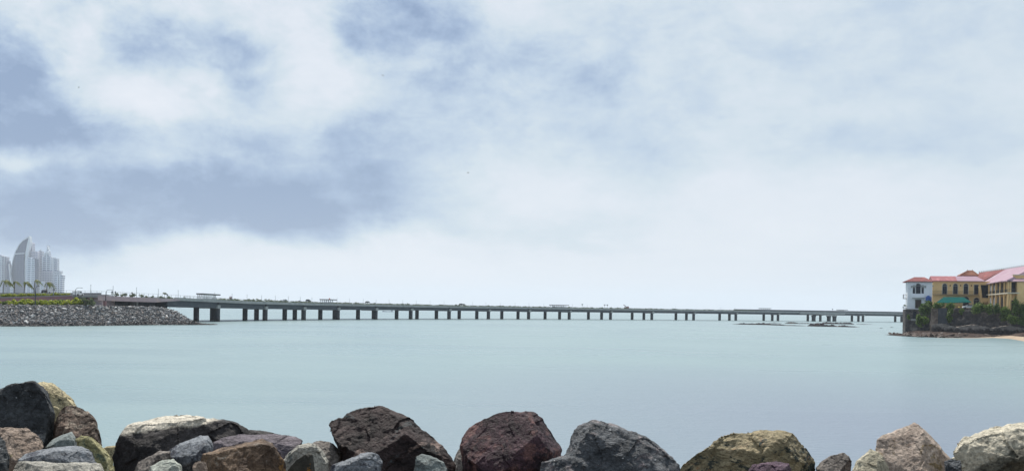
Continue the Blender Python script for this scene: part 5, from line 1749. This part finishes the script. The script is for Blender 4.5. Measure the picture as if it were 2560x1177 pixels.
# dark covered balcony between the two houses
a0, z1 = FB.hit(2322.5, 727, -1.6); a1, z0 = FB.hit(2330, 735, -1.6)
bl = FB.box(MB(), a0, a1, -1.9, -1.5, z0, z1).build("side_balcony", M['wood'], yb)
a0, z1 = FB.hit(2320.5, 713, -1.6); a1, z0 = FB.hit(2333, 716, -1.6)
FB.box(MB(), a0, a1, -2.4, -.01, z0, z1).build("awning", M['conc'], bl)
a0, z1 = FB.hit(2328, 716.1, -1.6); a1, z0 = FB.hit(2329, 727, -1.6)
FB.box(MB(), a0, a1, -1.9, -1.8, z0, z1).build("post", M['darkmetal'], bl)
# cupola roof behind
cu = empty("roof_cupola", FB.P(FB.hit(2424, 690, 8)[0], 8, FB.hit(2424, 690, 8)[1]), "small terracotta tiled hip roof tower behind the pink roof", "roof tower")
e0, ze = FB.hit(2400.5, 687, 8); e1, _ = FB.hit(2447.5, 687, 8); r0, zr = FB.hit(2418.5, 676, 11.5); r1, _ = FB.hit(2431.5, 676, 11.5)
_, zlow = FB.hit(2424, 694, 8)
v = [FB.P(e0, 8, ze), FB.P(e1, 8, ze), FB.P(e1, 15, ze), FB.P(e0, 15, ze), FB.P(r0, 11.5, zr), FB.P(r1, 11.5, zr)]
lo = [q - Vector((0, 0, .3)) for q in v[:4]]
MB().add(v + lo, [(0, 1, 5, 4), (1, 2, 5), (2, 3, 4, 5), (3, 0, 4), (0, 6, 7, 1), (1, 7, 8, 2), (2, 8, 9, 3), (3, 9, 6, 0), (9, 8, 7, 6)]).build("roof", M['tile'], cu)
FB.box(MB(), e0 + .5, e1 - .5, 8.5, 14.5, zlow - 2, ze - .29).build("wall", M['brownwall'], cu)
tl = MB()
for k in range(15):
    t = k / 14
    tl.tube([FB.P(e0 + (e1 - e0) * t, 7.97, ze + .05), FB.P(r0 + (r1 - r0) * t, 11.4, zr + .05)], .09, 5)
tl.build("tile_ribs", M['tile'], cu)
for r_ in (r0, r1):
    MB().tube([FB.P(r_, 11.5, zr), FB.P(r_, 11.5, zr + .7)], [.1, .02], 5).build("finial", M['tile'], cu)

# ---- green canopy tent
tn = empty("canopy_tent", FB.P(FB.hit(2385, 768, -6)[0], -6, 10.9), "green fabric canopy with sloping sides before the yellow building", "canopy")
d0 = -9.5
a = lambda px, py, d: FB.P(FB.hit(px, py, d)[0], d, FB.hit(px, py, d)[1])
c0, c1_, c2_, c3_ = a(2340.5, 755.5, -9.5), a(2377, 756, -9.8), a(2428.5, 754.6, -9.5), a(2424, 753, -2.5)
c4_ = a(2345, 753.5, -2.5); r0, r1 = a(2359, 742.2, -6), a(2409, 742.2, -6)
mb = MB(); v = [c0, c1_, c2_, c3_, c4_, r0, r1]
lo = [q - Vector((0, 0, .28)) for q in v[:5]]
mb.add(v + lo, [(0, 1, 5), (1, 2, 6, 5), (2, 3, 6), (3, 4, 5, 6), (4, 0, 5), (0, 7, 8, 1), (1, 8, 9, 2), (2, 9, 10, 3), (3, 10, 11, 4), (4, 11, 7, 0)])
mb.build("canopy", M['awning'], tn)
for q in (c0, c1_, c2_, c3_, c4_):
    MB().tube([Vector((q.x, q.y, 10.5)), q - Vector((0, 0, .1))], .05, 6).build("pole", M['rail'], tn)
# cars and a yellow drum on the terrace
q = at(2420.5, 769, 396)
car("car", Vector((q.x, q.y, 11.05)), R(168), P_w, "white estate car parked behind the sea wall under the canopy edge", 4.3, 1.75, 1.55)
q = at(2446, 766, 404)
car("car", Vector((q.x, q.y, 11.05)), R(195), P_w, "white car half hidden by bushes before the dark arched doorway", 4.2, 1.75, 1.5)
q = at(2397.5, 770, 387)
q.z = 11.15
o = empty("yellow_drum", q, "small yellow drum standing on the sea wall", "drum")
MB().lathe([(.34, 0), (.4, .15), (.38, .35), (.25, .55), (.06, .62)], q, 12).build("drum_body", mat("yellow_plastic", (.62, .45, .1), (.55, .4, .1), 2, .5), o)
q2 = q + Vector((0, 0, .62)); MB().lathe([(.1, 0), (.1, .08), (.04, .1)], q2, 8).build("cap", M['darkmetal'], o)

# ---- veranda building
CN = at(2521, 730, 378); CN.z = 0                       # near corner
BK = at(2448, 735, 437); BK.z = 0                       # far end of the left side
vb = empty("veranda_building", CN + Vector((10, 20, 10.5)), "yellow arcaded building with verandas and a large pale pink roof", "building")
dv = (BK - CN); LV = dv.length; dv.normalize()
class Side(Facade):
    def __init__(s, o, u):
        s.o = Vector((o.x, o.y, 0)); s.u = u; s.w = Vector((-u.y, u.x, 0))
        if s.w.y < 0 and abs(u.x) > abs(u.y): s.w = -s.w
FS = Side(CN, dv)                                       # u runs back along the left side
if FS.w.x < 0: FS.w = -FS.w                             # w points into the building (to the right)
ang = R(12)
FF = Side(CN, Vector((math.cos(ang), -math.sin(ang), 0)))
zf = FS.hit(2519, 731)[1]; zev = FS.hit(2510, 700)[1]
zf = (zf + FS.hit(2450, 737)[1]) / 2
FS.box(MB(), 0.3, LV + 8, 3.2, 16, 10.3, zev - .3).build("wall", M['yellow'], vb)
FF.box(MB(), 3.0, 30, 3.0, 14, 10.3, zev - .5).build("wall", M['yellow'], vb)
FS.box(MB(), -.2, LV, -.2, 3.2, zf - .5, zf - .002).build("veranda_floor", M['trim'], vb)
FF.box(MB(), .01, 8.2, .0, 2.99, zf - .45, zf).build("veranda_floor", M['trim'], vb)
colpx = [2448.5, 2463, 2472.5, 2480, 2489, 2499.5, 2510.5]
for i, px in enumerate(colpx):
    a0 = FS.hit(px, 720)[0]
    FS.box(MB(), a0 - .24, a0 + .24, -.1, .38, zf + .001, zev - .15).build("column", M['yellow'], vb)
    if i > 1:
        FS.box(MB(), a0 - .3, a0 + .3, -.12, .46, 10.4, zf - .501).build("column", M['yellow'], vb)
for (px, yt) in ((2521.5, 700), (2527, 702), (2553.5, 702)):
    a0 = FF.hit(px, 715)[0]
    FF.box(MB(), a0 - .2, a0 + .2, .05, .4, zf + .001, zev - .4).build("column", M['yellow'], vb)
    FF.box(MB(), a0 - .3, a0 + .3, .05, .6, 10.4, zf - .451).build("column", M['yellow'], vb)
# doors behind the verandas
for i in range(len(colpx)):
    a1 = FS.hit(colpx[i], 720)[0]
    a0 = FS.hit(colpx[i + 1], 720)[0] if i + 1 < len(colpx) else 1.0
    m_ = (a0 + a1) / 2
    hw_ = max(.9, .36 * (a1 - a0))
    FS.box(MB(), m_ - hw_, m_ + hw_, 3.14, 3.19, zf + .01, zf + 4.6).build("door", M['glass'], vb)
    MB().prism(FS.arch(m_ - hw_, m_ + hw_, 10.6, zf - 1.0, 3.14), FS.w * .05).build("arched_door", M['glass'], vb)
for px in (2531, 2541):
    a0 = FF.hit(px, 750, 3)[0]
    MB().prism(FF.arch(a0 - .75, a0 + .75, 10.6, 14.6, 2.93), FF.w * .05).build("arched_door", M['glass'], vb)
a0 = FF.hit(2533, 720, 3)[0]
FF.box(MB(), a0 - .7, a0 + .7, 2.93, 2.99, zf + .01, zf + 4).build("door", M['glass'], vb)
a0 = FF.hit(2561, 720, 0)[0]
FF.box(MB(), a0 - 1.2, a0 + 8, .2, 2.99, 10.4, zev - .51).build("end_bay", M['yellow'], vb)
MB().prism(FF.arch(a0 - .4, a0 + 1.6, zf + .05, zf + 4.4, .16), FF.w * .03).build("arched_window", M['glass'], vb)
MB().prism(FF.arch(a0 - .6, a0 + 1.9, 10.6, zf - .8, .16), FF.w * .03).build("arched_window", M['glass'], vb)
rl = MB(); hr = 1.35
FS.box(rl, 0, LV, .02, .08, zf + hr - .07, zf + hr)
k = 0
while k < LV:
    FS.box(rl, k, k + .05, .03, .07, zf + .02, zf + hr - .07); k += .34
k = 0
while k < 8:
    FF.box(rl, k, k + .05, .06, .1, zf + .02, zf + hr - .07); k += .34
FF.box(rl, 0, 8, .05, .11, zf + hr - .07, zf + hr)
rl.build("railing", M['darkmetal'], vb)
# outside stair and landing at the far end
def fb(px, py, d): return FB.P(FB.hit(px, py, d)[0], d, FB.hit(px, py, d)[1])
MB().prism([fb(2447.2, 716, -3.5), fb(2449.6, 716, -3.5), fb(2457.4, 757, -3.5), fb(2453.4, 757, -3.5)], FB.w * 1.3).build("staircase", M['yellow'], vb)
MB().prism([fb(2455.6, 745.5, -3), fb(2472.5, 745, -3), fb(2472.5, 754.5, -3), fb(2457, 755, -3)], FB.w * 2.5).build("landing", M['yellow'], vb)
MB().prism([fb(2452, 712, -.05), fb(2470, 712, -.05), fb(2470, 744, -.05), fb(2456, 744, -.05)], FB.w * .03).build("door", M['glass'], vb)
# big roof
def V(px, py, Y): return at(px, py, Y)
E0, E1 = V(2444, 712.8, 440), V(2520, 699, 376)
E1 = Vector((E1.x, E1.y, E0.z + .3))
R0, R1 = V(2515, 672, 445), V(2600, 659.2, 397)
mb = MB()
E2 = E1 + Vector((30, -7, 0)); R2 = R1 + Vector((14, -3, 0))
X0 = R0 + (R0 - E0) * .9; X0.z = E0.z
X1 = R1 + Vector((14, 4, 0)); X1.z = E0.z
v = [E0, E1, R1, R0, X1, X0]
lo = [q - Vector((0, 0, .3)) for q in (E0, E1, X1, X0)]
mb.add(v + lo, [(0, 1, 2, 3), (3, 2, 4, 5), (0, 6, 7, 1), (1, 7, 8, 4), (4, 8, 9, 5), (5, 9, 6, 0), (1, 4, 2), (0, 3, 5)])
mb.build("roof", M['roofpale'], vb)
Z0, Z1, Z2 = V(2448, 681, 480), V(2515.5, 672.2, 446), V(2462, 699.5, 455)
Z3 = V(2438, 699, 466)
BB = [q + Vector((18, 8, -6)) for q in (Z0, Z1)]
mb = MB().add([Z3, Z2, Z1, Z0, BB[1], BB[0], Z3 - Vector((0, 0, 2)), Z2 - Vector((0, 0, 2))], [(0, 1, 2, 3), (3, 2, 4, 5), (0, 6, 7, 1), (1, 7, 4, 2), (0, 3, 5, 6), (6, 5, 4, 7)])
mb.build("rear_roof", M['roofred'], vb)
mb = MB().prism([E0 + Vector((1, -.5, .4)), R0 + Vector((.2, -.3, .12)), R0 + Vector((.2, -.3, -.35)), E0 + Vector((1, -.5, 0))], (.2, .5, 0))
# ridge crest tiles
rc = MB()
for k in range(30):
    t = k / 29
    q = Z0.lerp(R0, t / .45) if t < .45 else R0.lerp(R1, (t - .45) / .55)
    rc.tube([q - Vector((0, 0, .1)), q + Vector((0, 0, .75))], [.26, .06], 5)
rc.build("ridge_crest", M['stone'], vb)
# lower front roof skirt and upper gable band
zsk = FF.hit(2530, 702.5)[1]
mb = MB()
s0, s1 = FF.hit(2509, 702)[0], 30
_, zs1 = FF.hit(2530, 694.5, 2.5)
v = [FF.P(s0, -.7, zsk), FF.P(s1, -.7, zsk), FF.P(s1, 3, zs1), FF.P(s0 + 3, 3, zs1), FF.P(s1, 3, zsk - .2), FF.P(s0, 3, zsk - .2), FF.P(s0, -.7, zsk - .2), FF.P(s1, -.7, zsk - .2)]
mb.add(v, [(0, 1, 2, 3), (0, 6, 7, 1), (6, 5, 4, 7), (2, 1, 7, 4), (0, 3, 5, 6), (3, 2, 4, 5)])
mb.build("skirt_roof", M['roofpale'], vb)
a0 = FF.hit(2535, 690, 2.6)[0]; zt1 = FF.hit(2540, 688, 2.6)[1]
FF.box(MB(), a0, 30, 2.6, 4, zs1 - .4, zt1).build("upper_wall", M['yellow'], vb)
FF.box(MB(), a0 - .4, 30, 2.3, 4.2, zt1, zt1 + .35).build("eave_band", M['trim'], vb)

# ---- bushes of the headland
bush_specs = [  # px, base y, top y, half width px, Y, label
    (2312, 790, 752, 17, 388, "big dark green bush between the white house and the tan buttress"),
    (2298, 818, 784, 11, 385, "lower green bush growing at the foot of the white house"),
    (2314, 812, 788, 12, 384, "bright green bush hanging below the big dark one"),
    (2322, 772, 752, 12, 391, "small bush under the blue water tank"),
    (2343, 774, 754, 11, 388, "low bush at the left tip of the green canopy"),
    (2354, 770, 757, 8, 389, "small bush on the wall below the canopy front"),
    (2376, 776, 754, 14, 386, "round bush spilling over the wall in front of the canopy"),
    (2374, 806, 768, 10, 384, "hanging green creeper draping the sea wall below the canopy"),
    (2405, 786, 770, 7, 384, "small creeper on the wall below the yellow drum"),
    (2440, 788, 757, 13, 382, "dark round bush right of the white estate car"),
    (2452, 784, 755, 10, 383, "dark round bush below the outside stair"),
    (2472, 786, 757, 14, 381, "dark round bush below the veranda arcade"),
    (2494, 786, 756, 11, 379, "narrow dark bush below the middle veranda columns"),
    (2514, 806, 760, 16, 377, "tall dark bush hanging over the wall below the near veranda corner"),
    (2543, 800, 748, 16, 375, "largest leafy bush below the right end of the veranda"),
    (2566, 808, 752, 16, 373, "dark bush cut by the right frame edge"),
    (2532, 812, 782, 16, 374, "trailing dark creeper low on the wall at right"),
    (2556, 815, 788, 16, 372, "trailing creeper at the foot of the wall by the frame edge"),
    (2272, 800, 785, 3, 396, "tuft of weeds on the left corner of the stone base"),
]
for i, (px, yb_, yt, hw, Y, lab) in enumerate(bush_specs):
    q = at(px, yb_, Y)
    rx = hw / F * Y; rz = (yb_ - yt) / 2 / F * Y
    o = empty("bush", q, lab, "bush")
    n = int(420 * (rx * rz) ** .75) + 120
    foliage(MB(), q + Vector((0, 0, rz)), (rx * 1.08, max(1.0, min(rx, 2.2)), rz * 1.1), n, .27, 9, 100 + i).build("foliage", M['leaf_d'] if i in (0, 3, 10, 12, 15, 17) else M['leaf_m'] if 'leaf_m' in M else M['leaf_d'], o, recalc=False)
    t = MB(); rg2 = random.Random(i)
    for k in range(5):
        e = q + Vector((rg2.uniform(-.6, .6) * rx, rg2.uniform(-.3, .6), rz * rg2.uniform(.8, 1.5)))
        t.tube([q + Vector((0, .8, 0)), q.lerp(e, .5) + Vector((0, .5, .1)), e], [.07, .05, .02], 4)
    t.build("stems", M['bark'], o)

# ------------------------------------------------------------------ air
hz = MB().box((-W - 200, -450, -3.5), (W + 200, W + 200, 345)).build("haze", None or bpy.data.materials.new("haze_air"), origin=(0, 0, 0))
tag(hz, kind='stuff')
hm_ = bpy.data.materials["haze_air"]
hm_.use_nodes = True
t_ = hm_.node_tree
t_.nodes.clear()
ov = t_.nodes.new('ShaderNodeOutputMaterial')
pv_ = t_.nodes.new('ShaderNodeVolumePrincipled')
pv_.inputs['Color'].default_value = (.88, .92, 1.0, 1)
pv_.inputs['Density'].default_value = .000068
t_.links.new(pv_.outputs[0], ov.inputs['Volume'])
